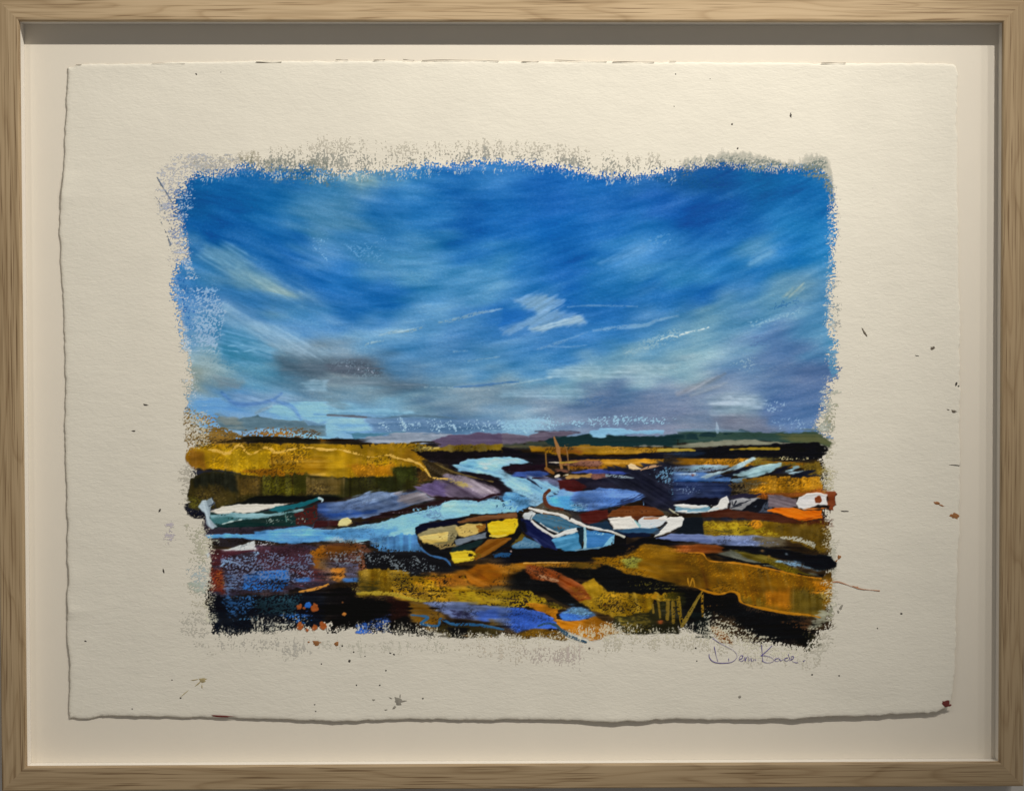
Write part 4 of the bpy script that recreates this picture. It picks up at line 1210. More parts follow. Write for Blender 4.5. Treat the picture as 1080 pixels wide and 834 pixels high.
F("D3: 140,508 200,503 340,540 332,605 230,562", (174, 110, 20))
F("D3: -20,535 40,532 130,537 260,570 337,630 332,657 180,662 90,688 50,662 20,620 -20,610", (54, 94, 190), ang=20, streak=.12, h=.6)
F("D3: -30,530 60,530 30,600 60,650 -30,620", (90, 110, 158), soft=1.5)
F("D3: 345,572 430,528 520,543 572,580 480,612 370,607", (60, 106, 186), h=.6)
F("D3: 380,560 430,530 520,543 565,578 480,580", (80, 116, 142), soft=1.2)
F("D3: 335,612 480,612 570,588 692,640 692,684 580,722 540,725 400,672 340,652", (174, 106, 16), ang=10, streak=.25)
F("D3: 680,640 700,585 900,562 945,490 1085,490 1085,695 860,692 760,682", (38, 36, 18), wob=1)
F("D3: 690,600 900,570 940,640 900,690 760,680", (124, 104, 32), dry=.55, ang=60)
F("D3: 640,640 760,640 800,700 650,720", (140, 112, 60), dry=.55)
F("D3: 90,692 200,658 330,668 410,722 380,738 250,718 130,724", (112, 78, 16), dry=.05)
L("D3: 220,642 280,625 330,640 360,665 430,712 512,742", [1.2, 1.8, 3, 3.5, 4, 3], (46, 76, 96), dry=.1)
for q, wd in (("D3: 958,490 965,545 972,600", [2, 2.4, 1.4]), ("D3: 1018,490 1015,600", [3, 4]), ("D3: 1050,500 1052,620", [3, 4]), ("D3: 925,510 930,560", 2)):
    L(q, wd, (122, 97, 30), dry=.1)
spot("D3", 972, 618, 2.1, (195, 92, 42)); spot("D3", 630, 515, 1.2, (125, 50, 20)); spot("D3", 535, 780, 1.2, (60, 45, 40))
# right foreground
F("D4: -5,0 480,-5 935,-5 950,100 900,190 840,175 640,100 480,92 -5,95", (122, 92, 16), ang=70, streak=.3)
F("D4: -30,-10 155,0 155,85 -30,80", (18, 24, 32))
F("D4: 155,0 480,10 640,92 400,100 160,88", (168, 142, 26), dry=.25, ang=60)
F("D4: 170,40 330,50 330,80 180,85", (30, 28, 22), dry=.55)
F("D4: 560,-20 950,-20 955,30 700,14", (82, 36, 20), dry=.1, soft=1.5)
F("D4: 620,40 900,30 930,180 860,170 700,100", (98, 74, 18), soft=2, ang=88, streak=.3)
spot("D4", 478, 15, 5.5, (192, 124, 22), sq=1.1)
F("D4: -10,78 160,84 490,90 640,142 500,160 250,145 -10,120", (112, 126, 164), ang=5, streak=.25)
F("D4: 480,110 640,110 680,165 520,160", (92, 82, 62), dry=.2, soft=1.4)
L("D4: 635,97 740,108 835,142", [2, 5, 5], (168, 164, 144), dry=.32)
L("D4: 835,130 838,165", [3, 2], (160, 158, 140), dry=.3)
F("D4: -10,150 130,138 300,148 262,192 120,202 -10,188", (140, 72, 26), ang=4, streak=.25)
F("D4: -10,188 150,200 240,245 420,255 600,298 880,348 950,298 948,470 882,592 760,572 560,542 400,502 380,452 330,432 270,442 120,412 -10,385", (134, 90, 10), ang=75, streak=.25, col2=(116, 78, 10))
F("D4: 700,420 900,430 900,585 700,562", (95, 76, 20), soft=2.5, ang=88, streak=.3)
F("D4: 380,470 560,480 560,540 410,505", (112, 84, 18), soft=2, ang=88)
F("D4: 540,440 690,408 684,532 540,512", (158, 96, 12), soft=2.5, ang=88)
F("D4: 840,370 945,350 940,430 840,430", (168, 105, 16), soft=2)
F("D4: 235,200 330,173 420,200 560,235 700,290 830,318 882,342 600,292 420,247", (120, 122, 106), ang=12, streak=.3)
F("D4: 330,172 420,175 560,215 760,300 885,347 700,332 560,272 430,232", (112, 96, 26), ang=14, streak=.3)
L("D4: 240,205 400,250 560,262", [1, 1.6, 1], (15, 20, 25))
L("D4: 740,322 880,345", [2, 1.4], (28, 24, 22))
F("D4: 250,143 480,155 700,180 850,210 930,213 978,250 978,275 930,294 850,292 720,242 500,202 300,167", (10, 14, 20), h=.6)
F("D4: 600,245 720,240 860,280 905,296 860,302 700,282", (105, 140, 168), dry=.25, ang=14)
spot("D4", 520, 180, 1.4, (150, 110, 60)); spot("D4", 560, 215, 1.6, (160, 120, 40)); spot("D4", 668, 200, 1, (110, 120, 130))
L("D4: -5,190 70,192 150,196 190,240 290,250 400,262 560,290 740,330 880,350", [1.2, 1.4, 1, 1.6, 1.4, 2, 1.6, 1.4, 1.2], (198, 128, 28))
F("D4: -5,385 120,410 270,440 380,465 400,502 560,545 760,578 872,600 870,650 800,800 700,742 600,768 480,722 420,692 330,602 190,590 200,722 100,702 -5,650", (12, 13, 15), wob=1.2, dryw=7, tooth='V')
F("D4: -5,430 50,420 40,520 -5,510", (40, 40, 20), soft=1)
F("D4: 160,480 300,460 300,500 220,560 160,540", (110, 75, 30), dry=.68)
F("D4: 90,560 200,560 190,700 120,690", (16, 24, 22), soft=1)
L("D4: 60,350 72,398 90,350 105,400", 1.6, (178, 125, 30))
L("D4: 100,400 180,430 260,446 330,430 372,448 400,502 560,542 700,566 800,574 880,592", [1.6, 2.2, 2.6, 2.2, 2.8, 2.6, 2.4, 2, 2, 1], (188, 124, 24))
L("D4: 2,470 12,560 25,640", [3.5, 4, 3.5], (128, 102, 26), dry=.15)
L("D4: 25,645 80,548 138,448", [3.5, 3.5, 2.5], (128, 104, 34), dry=.15)
L("D4: 148,432 152,580", [2.4, 3], (150, 112, 30), dry=.15)
F("D4: 640,620 800,590 880,610 840,690 760,680", (70, 45, 25), dry=.4)
F("D4: 160,590 230,590 330,640 470,720 400,742 240,662", (196, 192, 166), dry=.62, ang=45)
F("D4: 205,650 250,655 300,700 335,752 270,742", (142, 76, 18), dry=.1)
F("D4: 865,545 950,508 962,560 940,602 862,655 800,665", (142, 140, 116), dry=.25)
F("D4: 880,430 945,420 950,490 890,540", (130, 112, 60), dry=.45)
F("D4: 760,670 880,690 885,750 800,802", (66, 62, 36), dry=.45)
F("D4: 780,660 870,640 850,700 780,690", (190, 184, 160), dry=.6)
F("D4: 920,-10 955,-10 950,80 925,60", (190, 182, 150), dry=.6)

blend_seams([R_HILL, R_MARSH, R_WATER, R_SHORE], [(345, 440, 690), (530, 575, 690), (715, 440, 690)])
pull([R_MARSH, R_HILL], 8, 3.0, .6)
pull([R_SHORE, R_WATER], -6, 4.0, .65)
pull([R_SHORE], 35, 2.0, .5)
skip([R_MARSH, R_SHORE], .40)
skip([R_WATER], .12)
release()
STATE['bristle'] = .35
# ---- boats
region(R_TEAL)
F("K1: 160,250 260,255 640,235 900,215 1000,195 1000,300 960,352 600,362 240,377 170,335", (20, 58, 56), streak=.3, col2=(30, 48, 44))
F("K1: 830,265 920,225 1005,190 1003,300 960,345 850,352", (105, 40, 32), dry=.15, col2=(60, 25, 25))
F("K1: 620,290 800,270 950,280 960,330 620,345", (125, 140, 130), dry=.66, ang=60)
F("K1: 185,270 400,258 640,265 890,228 890,245 620,292 420,308 300,332 200,322", (108, 150, 156), dry=.10, ang=-4, streak=.4)
F("K1: 190,300 300,290 420,300 300,345 210,340", (60, 110, 112), dry=.2, soft=1)
F("K1: 188,245 300,208 400,194 560,192 680,188 852,176 760,202 640,232 450,264 360,246 250,266", (208, 202, 186), h=.7, streak=.08)
F("K1: 608,235 700,205 900,175 1015,138 1032,155 885,217 720,252", (24, 100, 110), ang=-14, streak=.2)
L("K1: 1018,145 1045,158 1040,172", [2, 2.4, 1], (190, 215, 225))
F("K1: 103,212 130,168 200,138 232,182 198,218 190,300 245,362 212,377 163,332 153,258", (162, 177, 184), h=.6, streak=.25, ang=80)
L("K1: 208,148 218,185 185,205", 1.4, (40, 50, 70)); L("K1: 225,178 232,210", 1.6, (38, 42, 55))
L("K1: 285,342 350,325 432,308", [1, 2, .8], (172, 192, 184)); L("K1: 762,258 772,320", 1.4, (90, 132, 124)); L("K1: 560,300 640,280 900,235", .9, (120, 150, 150), op=.7)
F("K1: 996,318 1080,325 1080,366 980,372", (62, 24, 26)); F("K1: 240,368 560,362 600,375 380,390 250,385", (60, 52, 60), dry=.2)
region(R_BLUE)
F("K3: -5,500 120,410 180,440 278,490 272,522 -5,535", (74, 120, 152), ang=-5)
F("K3: 0,470 110,460 260,480 268,510 10,520", (100, 140, 165), dry=.2, soft=1)
region(R_YELLOW)
F("K2: 72,310 130,273 300,248 480,213 700,183 960,168 1002,180 1002,300 1022,372 960,432 760,522 420,612 380,582 250,562 150,502 104,402 72,342", (20, 20, 22))
L("K2: 110,480 200,545 330,580 380,640", [1.5, 2, 2, 1], (55, 100, 150))
F("K2: 72,310 130,273 300,250 460,225 440,275 280,296 200,308 90,345", (12, 14, 36))
F("K2: 445,252 540,213 800,182 950,168 965,222 700,237 460,262", (130, 86, 52), streak=.3)
F("K2: 93,370 200,308 420,286 442,340 402,442 300,452 180,437 108,410", (152, 140, 98), streak=.3)
F("K2: 110,382 260,350 352,343 352,425 200,442 130,430", (226, 196, 112), streak=.2, h=.7)
F("K2: 250,350 330,345 320,410 260,420", (120, 95, 45), dry=.72)
F("K2: 428,310 520,263 640,268 685,300 602,362 500,388 448,370", (206, 176, 96), h=.6); F("K2: 440,300 600,280 640,330 480,370", (110, 92, 50), dry=.74)
F("K2: 350,360 430,340 430,420 350,430", (110, 100, 70), dry=.3)
F("K2: 600,282 682,270 682,328 620,342", (152, 98, 32), dry=.08)
F("K2: 408,412 540,375 692,338 692,392 560,422 418,468", (122, 132, 142), streak=.2)
F("K2: 230,452 400,423 442,465 300,484", (152, 130, 80), dry=.1)
F("K2: 390,482 540,430 682,395 642,452 540,502 380,522", (24, 44, 44))
F("K2: 690,245 702,240 700,385 688,380", (40, 28, 40))
F("K2: 698,268 740,243 962,222 972,280 932,350 850,385 740,392 703,340", (236, 200, 38), h=.9, ang=-4, streak=.14)
L("K2: 722,372 800,378 860,365", [2, 2.6, 1], (248, 218, 96)); F("K2: 925,240 985,220 990,320 930,345", (60, 52, 30), dry=.5)
F("K2: 597,492 700,408 860,383 905,400 780,492 680,552 600,582 560,562", (136, 82, 18), ang=-28, streak=.25)
F("K2: 373,525 440,508 560,498 602,530 570,582 480,602 410,614 388,572", (230, 196, 46), h=.8); F("K2: 520,520 660,490 660,560 560,580", (120, 95, 25), dry=.42)
F("K2: 540,525 570,530 560,550 535,545", (30, 28, 20))
F("K2: 960,402 1000,338 1027,370 1002,412 900,462", (106, 86, 26))
L("K2: 905,508 950,520", 1.6, (190, 165, 155))
F("K2: 750,540 830,520 905,530 890,560 760,565", (35, 80, 125), dry=.05)
region(R_BLUE)
F("K3: 0,530 280,520 420,532 700,547 950,502 960,402 1085,402 1085,565 800,602 600,642 0,650", (10, 10, 18))
F("K3: 180,155 300,90 330,130 480,170 620,220 645,272 500,232 300,182", (86, 76, 60), dry=.05)
F("K3: 610,205 760,170 905,158 915,232 760,302 680,282", (86, 30, 24), streak=.25)
F("K3: 560,180 640,200 660,280 560,250", (60, 55, 55), soft=1.2)
F("K3: 730,302 900,258 965,340 1085,358 1085,402 900,365", (26, 50, 72))
F("K3: 85,240 160,235 200,278 300,360 390,408 405,470 425,535 300,505 230,452 130,392 85,322", (22, 30, 76), ang=35, streak=.3)
F("K3: 75,250 115,260 150,380 120,380 80,330", (14, 16, 26), soft=1)
L("K3: 195,422 240,455 280,500", [1, 2, 1], (70, 90, 140), op=.8)
F("K3: 178,232 240,198 420,208 560,278 690,322 600,345 440,375 330,335", (60, 106, 132), ang=20, streak=.3)
F("K3: 370,322 450,310 545,318 440,372", (112, 92, 72), dry=.5); F("K3: 240,205 360,215 480,260 420,270 260,235", (95, 115, 120), dry=.3)
F("K3: 383,445 440,413 622,368 652,400 662,520 600,548 480,542 420,512", (74, 142, 182), ang=-8, streak=.3)
F("K3: 400,440 480,420 600,400 600,420 440,460", (100, 175, 215), soft=1, op=.6)
F("K3: 703,350 800,358 900,378 972,395 942,470 900,502 800,532 700,532", (62, 126, 184), ang=5, streak=.3)
F("K3: 740,370 800,365 900,385 860,400", (140, 195, 220), dry=.3); F("K3: 720,430 850,410 900,440 800,500 720,500", (56, 118, 184), soft=2, op=.6)
F("K3: 895,462 972,397 962,482 850,517", (132, 192, 222), dry=.05)
F("K3: 628,330 690,318 682,420 662,522 638,480", (20, 40, 56))
L("K3: 692,328 695,400 690,525", [3, 2.4, 3.2], (150, 192, 202))
L("K3: 600,540 700,530 850,515", [.8, 1.4, .8], (120, 160, 180))
F("K3: 97,220 120,188 190,158 225,190 182,255 110,242", (202, 207, 206), h=.7, streak=.25); L("K3: 190,205 172,245", 1.3, (120, 130, 130))
L("K3: 165,142 240,165 300,178 450,205 560,255 690,310 800,338 925,360", [2.8, 3.5, 3.0, 2.7, 4.2, 3.0, 1.7, .9], (236, 233, 222), h=1.0, streak=.05)
L("K3: 300,192 440,215", .9, (120, 88, 55))
L("K3: 190,265 225,300 280,340 395,410", [2.4, 2.8, 2.8, 2.2], (238, 236, 228), h=1.0, streak=.05)
L("K3: 235,280 330,345 405,388", 1.9, (15, 20, 34)); L("K3: 268,284 350,340 435,376", [1, 1.9, 1.6], (226, 228, 224))
F("K3: 378,412 440,380 500,348 610,328 622,362 540,392 430,422", (228, 232, 226), h=.9)
spot("K3", 548, 240, 1.1, (40, 30, 28)); spot("K3", 628, 342, 1.7, (14, 18, 26))
L("K3: 725,318 820,342 920,358 1000,385 1068,412", [1.4, 2, 1.4, 2, 1.4], (222, 222, 212))
region(R_BROWN)
F("K4: 805,328 900,320 1000,318 1005,482 720,485 800,412", (18, 25, 32))
F("K4: 560,518 700,478 1000,485 1085,520 1085,562 900,552 640,532", (106, 121, 166), streak=.25)
F("K4: 520,225 640,260 760,300 700,320 600,300", (70, 66, 52), dry=.05)
F("K4: 103,310 140,258 240,213 380,203 520,223 620,268 645,302 440,322 440,347 380,347 300,322", (116, 62, 26), ang=-3, streak=.3)
F("K4: 180,262 400,255 560,262 400,275", (80, 40, 22), dry=.3); F("K4: 330,310 440,310 442,347 385,348", (92, 46, 24))
F("K4: 103,330 200,320 320,316 352,350 402,410 382,432 160,437 130,392", (246, 241, 226), h=1.0, streak=.04)
F("K4: 388,350 450,318 640,318 662,350 602,402 480,432 408,412", (214, 224, 230), h=.7, streak=.2); F("K4: 480,380 620,350 600,400 500,420", (110, 145, 170), dry=.66)
L("K4: 448,332 520,330 592,328", 1.7, (172, 122, 90)); L("K4: 360,355 400,400", 2.2, (150, 190, 190))
F("K4: 585,330 640,298 668,310 650,345 600,350", (236, 232, 220), h=.8)
F("K4: 640,345 690,310 800,313 818,330 797,402 700,452 543,502 602,442 662,372", (243, 241, 231), h=1.0, streak=.05)
F("K4: 158,436 400,430 560,420 605,430 520,472 400,477 260,472", (50, 92, 126)); F("K4: 160,450 260,470 520,475 505,506 300,512", (16, 26, 52))
F("K4: 520,470 640,385 660,360 650,400 560,480", (60, 75, 90), dry=.15)
L("K4: 685,240 725,268 765,292", [1.4, 2.2, 1.4], (202, 197, 162)); L("K4: 436,170 440,200", 1, (110, 150, 190))
L("K4: 165,470 255,505", [1.6, 2.2], (190, 188, 170))
region(R_LONG)
F("C4: -20,705 80,675 250,668 250,712 180,732 60,722", (14, 12, 28))
F("K4: 720,205 800,195 950,215 1085,203 1085,245 960,277 860,267 770,247", (128, 168, 178), streak=.2)
F("C4: -20,728 100,738 210,732 250,715 160,757 -20,757", (124, 164, 182), streak=.25)
L("K4: 724,204 820,200 900,212 970,222 1085,206", [1, 2.6, 2.6, 2.4, 1.6], (238, 236, 228), h=.9)
F("C4: -20,712 70,718 180,733 245,712 258,680 300,658 318,700 300,737 180,762 -20,757 -20,748 120,750 190,742 90,738 -20,722", (236, 233, 225), h=.9, streak=.06)
F("C4: 100,738 190,728 250,735 170,756 60,752", (120, 162, 180), soft=.8)
F("C4: 235,750 275,742 290,748 260,757", (225, 222, 214))
F("K5: 60,290 200,262 215,275 120,310", (80, 42, 44))
region(R_GREY)
F("C4: 310,660 400,645 510,648 480,665 330,675", (42, 38, 58))
F("K5: 213,270 220,200 300,188 440,183 382,230 312,277", (152, 152, 152), streak=.3)
for q in ("K5: 230,205 240,240 262,205", "K5: 250,240 320,215 370,195", "K5: 225,255 300,235"):
    L(q, 1.2, (35, 38, 48))
F("K5: 298,277 380,218 430,188 512,193 502,232 420,292", (20, 23, 31)); F("K5: 395,245 420,235 415,255", (95, 105, 120))
F("K5: 435,290 470,225 515,205 540,255 520,285", (70, 80, 95), dry=.12)
region(R_ORANGE)
F("K5: -5,292 200,263 420,293 620,308 722,350 600,362 300,334 -5,325", (78, 37, 22), streak=.25)
F("K5: 500,278 560,253 700,253 780,275 912,272 914,332 860,347 740,352 680,332 600,302", (226, 112, 14), ang=12, streak=.25, h=.7)
F("K5: 600,262 760,275 800,320 700,330", (240, 128, 22), soft=1.6, op=.7)
L("K5: 720,345 800,340 910,312", 1, (150, 62, 15))
F("K5: 503,158 560,153 640,175 722,188 722,252 508,252", (122, 108, 114), ang=8, streak=.35)
F("K5: 718,222 740,183 800,148 890,143 952,158 955,232 870,252 780,272 738,262", (217, 213, 209), h=.9, streak=.06)
spot("K5", 888, 190, 3.5, (132, 62, 28)); F("K5: 798,267 880,238 978,237 972,267 900,267", (22, 20, 22))
L("K5: 740,268 850,262 950,258", [.6, 1.6, .8], (205, 120, 50))
region(R_WRECK)
L("K8: 185,85 215,170 245,330", [2.2, 3.0, 2.4], (166, 116, 66), smooth=False)
L("K8: 118,215 126,342", [1.4, 2.0], (138, 98, 42)); L("K8: 270,150 290,210 302,345", [.8, 1.2, 1.7], (140, 98, 55), dry=.12)
L("K8: 122,335 180,372", [4.5, 3], (142, 92, 36)); L("K8: 145,285 220,285", 1.4, (205, 195, 175)); L("K8: 230,285 300,285 390,278", [1.6, 2, 1], (182, 150, 60))
F("K8: 200,340 300,345 300,370 220,372", (120, 78, 60), soft=1)
F("K8: 270,402 300,380 480,378 472,402 290,412", (178, 138, 76)); F("K8: 180,375 230,360 300,370 250,390", (16, 13, 16))
L("K8: 195,398 225,390", 2, (220, 210, 190)); L("K8: 260,390 295,382", 1.4, (205, 190, 150))
L("K8: 148,508 108,548 115,600 150,640 255,662", [4, 3.2, 3.8, 4.2, 2], (98, 52, 32)); F("K8: 100,540 150,520 150,570 110,580", (150, 130, 115), dry=.55)
region(R_BUOY)
F("K6: 132,440 160,395 220,378 262,400 262,428 225,455 140,462", (244, 226, 148), h=.9, streak=.06); L("K6: 225,445 262,425", 1.6, (150, 120, 70))
region(R_BUOY2)
F("K8: 773,305 800,294 832,298 890,330 882,350 820,352 778,340", (238, 206, 158), h=.9, streak=.08)
L("K8: 880,345 960,318 1050,312", [2, 2.4, 1], (192, 150, 110), dry=.1)

# ---- flicked paint
region(R_SHORE)
OR = (160, 84, 38)
for x, y, r in ((1005, 533, 4.2), (910, 524, 2.8), (938, 532, 1.5), (1055, 642, 4.2), (912, 645, 3.9), (1002, 654, 3.1), (957, 666, 2.2)):
    spot("D1", x, y, r, OR)
spot("D1", 963, 512, 3.2, (45, 105, 190)); spot("D2", 105, 570, 2.2, (190, 120, 50)); spot("D2", 95, 497, 1.2, (120, 75, 40)); spot("D2", 60, 655, 1.2, (110, 70, 50))
# bare paper showing through the drag of the brush round the edges
for q, c, dr, tt, k in (("216,660 300,656 330,662 400,652 480,664 560,668 640,656 700,662 745,655 800,676 846,690 846,700 790,694 740,676 640,676 560,684 470,676 400,668 330,668 250,676 218,672", (196, 189, 166), .60, 'V', R_SHORE),
                        ("260,648 330,644 330,668 262,672", (180, 175, 156), .74, 'V', R_SHORE),
                        ("740,640 800,664 850,684 846,698 780,684 742,664", (190, 184, 160), .70, None, R_SHORE),
                        ("205,184 260,178 345,181 420,180 500,173 560,174 640,184 716,182 716,194 640,194 560,184 500,182 420,190 345,192 260,188 210,194", (205, 205, 195), .66, 'V', R_SKY),
                        ("190,196 206,190 204,215 196,240 204,275 212,292 196,300 188,270 186,225", (190, 196, 204), .62, 'H', R_SKY),
                        ("870,215 880,215 879,345 868,345", (200, 200, 190), .66, 'H', R_SKY), ("866,392 884,392 874,410 872,458 862,455", (190, 192, 180), .66, 'H', R_SKY),
                        ("184,300 200,300 204,360 212,420 198,425 190,360", (195, 200, 205), .66, 'H', R_SKY),
                        ("196,430 222,428 222,470 198,478", (196, 188, 165), .60, 'H', R_MARSH), ("866,470 884,470 884,520 868,515", (196, 188, 165), .60, 'H', R_MARSH),
                        ("866,548 884,545 884,576 868,578", (196, 188, 165), .66, 'H', R_SHORE), ("866,610 884,608 884,640 868,645", (196, 188, 165), .66, 'H', R_SHORE), ("212,560 226,560 228,660 214,660", (190, 184, 160), .62, 'H', R_SHORE)):
    region(k)
    F(q, c, dry=dr, wob=1.5, soft=1.2, h=.1, tooth=tt, ang=90 if tt == 'V' else 0, bristle=.5, streak=.05)
region(R_SHORE)
F("850,586 866,585 874,587 881,592 882,597 874,600 860,600 848,596", (10, 14, 20), bristle=.2, h=.6)

# ------------------------------------------------------------------ paint becomes geometry
ILLUM = [[-0.1951, -0.2614, -0.0123, 0.0124, 0.1215, -0.0685, -0.008, -0.1332, -0.0148, -0.0865], [-0.244, -0.2601, -0.0136, 0.0118, 0.1208, -0.0683, -0.0079, -0.1339, -0.0147, -0.0857], [-0.3459, -0.2573, -0.0142, 0.0113, 0.119, -0.0673, -0.0073, -0.133, -0.0139, -0.0837]]


def pigment(rgb, u, v):
    """pigment reflectance of a colour measured off the photograph: the gallery light at that place is divided out"""
    X, Y = (u - 540) / 400.0, (v - 420) / 300.0
    out = lin(rgb)
    basis = [X ** i * Y ** j for i in range(4) for j in range(4 - i)]
    for c in range(3):
        out[..., c] /= np.exp(sum(co * b for co, b in zip(ILLUM[c], basis)))
    # no pigment reflects more than a good white: keep the hue when one channel would
    m = out.max(-1, keepdims=True)
    keep = out * np.minimum(1, .93 / np.maximum(m, 1e-6))
    return np.clip(.6 * keep + .4 * np.clip(out, 0, .93), 0.004, 0.93)


skym = np.isin(REGION, [R_SKY])[..., None]
warmth = np.clip(RGB[..., :1] / 90.0, 0, 1)
sky_c = RGB - np.array([14., 2., 0.]) * np.clip(1.15 - RGB[..., :1] / 150.0, 0, 1)
sky_c = sky_c * (1 - (1 - warmth) * np.array([0., 0., .06])) + warmth * np.array([0., -2., 5.]) * np.clip((RGB[..., 1:2] - RGB[..., :1] - 15) / 40.0, 0, 1) * np.clip(1.6 - RGB[..., :1] / 120.0, 0, 1)
sky_c = (sky_c * .95 + .05 * sky_c.mean(-1, keepdims=True)) * np.array([1.0, 1.0, .99])
lum = RGB.mean(-1, keepdims=True)
land_c = RGB * (np.maximum(lum, 4) / 255.0) ** .085 - 3.0 * (1 - lum / 255.0)
g = np.where(skym, sky_c, np.where((REGION == R_HILL)[..., None], RGB, land_c))
PIG = pigment(np.clip(g, 3, 255), XX, YY)
A = np.clip(ALPHA, 0, 1)[..., None]
PIG = (PIG * A + PAPER * (1 - A)).astype(np.float32)
COVER = ALPHA > 0.06
# tiny orphan cells are dropped, every kept cell belongs to one passage of the painting
hgt = 0.00022 + 0.00022 * np.clip(RELIEF, 0, 2.5) * np.clip(ALPHA, 0, 1) + 0.00006 * (TOOTH - .5)
REGION[(REGION == 0) & COVER] = R_SKY


def paint_part(name, k, label=None):
    cell = COVER & (REGION == k)
    # a quad spans four neighbouring cell centres and goes to the passage of its upper-left cell
    q = cell[:-1, :-1] & COVER[:-1, 1:] & COVER[1:, :-1] & COVER[1:, 1:]
    i, j = np.nonzero(q)
    if len(i) < 4:
        return
    idx = np.stack([(i + 1) * NX + j, (i + 1) * NX + j + 1, i * NX + j + 1, i * NX + j], 1)
    used, inv = np.unique(idx, return_inverse=True)
    u, v = XX.ravel()[used], YY.ravel()[used]
    co = on_plane(u, v, Y_BOARD - lift(u, v) - hgt.ravel()[used])
    o = fast_mesh(name, co, inv.reshape(-1, 4), M_PAINT, paper, True, PIG.reshape(-1, 3)[used])
    if label:
        o["label"] = label
    return o


paint_part("painted_sky", R_SKY, "blue sky with streaked white cloud")
paint_part("painted_hills", R_HILL, "purple hills and dark green tree line on the horizon")
paint_part("painted_marsh", R_MARSH, "ochre marsh with dark olive bank")
paint_part("painted_water", R_WATER, "pale blue winding channel and mud flats")
paint_part("painted_shore", R_SHORE, "dark and ochre foreground shore flecked with blue")
paint_part("painted_boat", R_TEAL, "teal boat with cream deck")
paint_part("painted_boat", R_YELLOW, "yellow boat with dark hull")
paint_part("painted_boat", R_BLUE, "blue boat with white gunwale")
paint_part("painted_boat", R_BROWN, "white boat under a brown cover")
paint_part("painted_boat", R_LONG, "long white boat with pale blue inside")
paint_part("painted_boat", R_GREY, "grey and black boat")
paint_part("painted_boat", R_ORANGE, "orange boat with white cabin and round brown porthole")
paint_part("painted_wreck", R_WRECK, "tan posts of an old jetty or wreck")
paint_part("painted_buoy", R_BUOY, "pale yellow buoy by the left channel")
paint_part("painted_buoy", R_BUOY2, "cream buoy on the far bank")

# ------------------------------------------------------------------ ink signature: pen lines lying on the sheet
def pen(name, lines, width, mat, up=0.0003):
    vs, fs = [], []
    for s in lines:
        p = spline(pts(s), False, 8)
        t = np.gradient(p, axis=0)
        t /= np.linalg.norm(t, axis=1, keepdims=True) + 1e-9
        nrm = np.stack([-t[:, 1], t[:, 0]], 1)
        wd = width * (0.75 + 0.35 * np.sin(np.linspace(0.3, 7.0, len(p)))) / 2
        b = len(vs)
        for k in range(len(p)):
            for sgn, hh2 in ((-1, 0.0), (0, 0.00009), (1, 0.0)):
                q = p[k] + nrm[k] * wd[k] * sgn
                gi = int(np.clip((q[1] - PY0) / CELL, 0, NY - 1)); gj = int(np.clip((q[0] - PX0) / CELL, 0, NX - 1))
                vs.append(on_plane(q[0], q[1], Y_BOARD - lift(q[0], q[1]) - up - float(hgt[gi, gj]) - hh2))
        for k in range(len(p) - 1):
            for m in (0, 1):
                a = b + k * 3 + m
                fs.append((a, a + 1, a + 4, a + 3))
    return mesh_obj(name, vs, fs, mat, paper, True)


INK = flat_mat("violet_ink", (.15, .115, .38), 0.5)
pen("signature", ["SG: 165,195 175,245 188,300 200,335", "SG: 116,265 120,300 150,335 200,350 270,352 330,342 372,312 382,280 355,238 300,205 240,175 190,145 150,115",
                  "SG: 302,308 303,322 304,334", "SG: 400,320 430,305 436,285 420,280 405,300 405,325 425,335 446,322", "SG: 456,292 460,332 468,305 485,290 494,305 496,334",
                  "SG: 514,305 518,330 530,333 545,318", "SG: 555,316 560,328", "SG: 614,180 618,230 622,285 626,332", "SG: 715,186 680,222 640,258 608,284 640,280 690,294 724,312 726,335 690,350 650,346 618,330",
                  "SG: 770,308 748,312 740,326 756,336 778,330 786,314 772,306", "SG: 786,312 796,330 812,322 822,316", "SG: 866,302 842,306 833,320 846,332 868,326 882,302 884,322 888,332",
                  "SG: 868,268 872,285 880,304", "SG: 892,322 915,308 916,290 902,288 895,308 905,332 928,344 958,350", "SG: 1008,330 1016,336 1026,322"], 0.72, INK)

# ------------------------------------------------------------------ specks flicked on the bare paper
def specks(name, items, mat):
    """one little domed spatter of paint each"""
    r = np.random.default_rng(3)
    for u, v, a, b2, rot in items:
        n = 14
        vs, fs = [], []
        t = np.linspace(0, 2 * np.pi, n, endpoint=False)
        rr = 1 + .18 * r.standard_normal(n)
        ca, sa = math.cos(math.radians(rot)), math.sin(math.radians(rot))
        for ring, hh2 in ((1.0, 0.00006), (.6, 0.00028)):
            for k in range(n):
                x, y = a * rr[k] * ring * math.cos(t[k]), b2 * rr[k] * ring * math.sin(t[k])
                q = (u + x * ca - y * sa, v + x * sa + y * ca)
                vs.append(on_plane(q[0], q[1], Y_BOARD - lift(q[0], q[1]) - hh2 - 0.0001))
        vs.append(on_plane(u, v, Y_BOARD - lift(u, v) - 0.0004))
        for k in range(n):
            k2 = (k + 1) % n
            fs.append((k, k2, n + k2, n + k))
            fs.append((n + k, n + k2, 2 * n))
        mesh_obj(name, vs, fs, mat, paper, True)


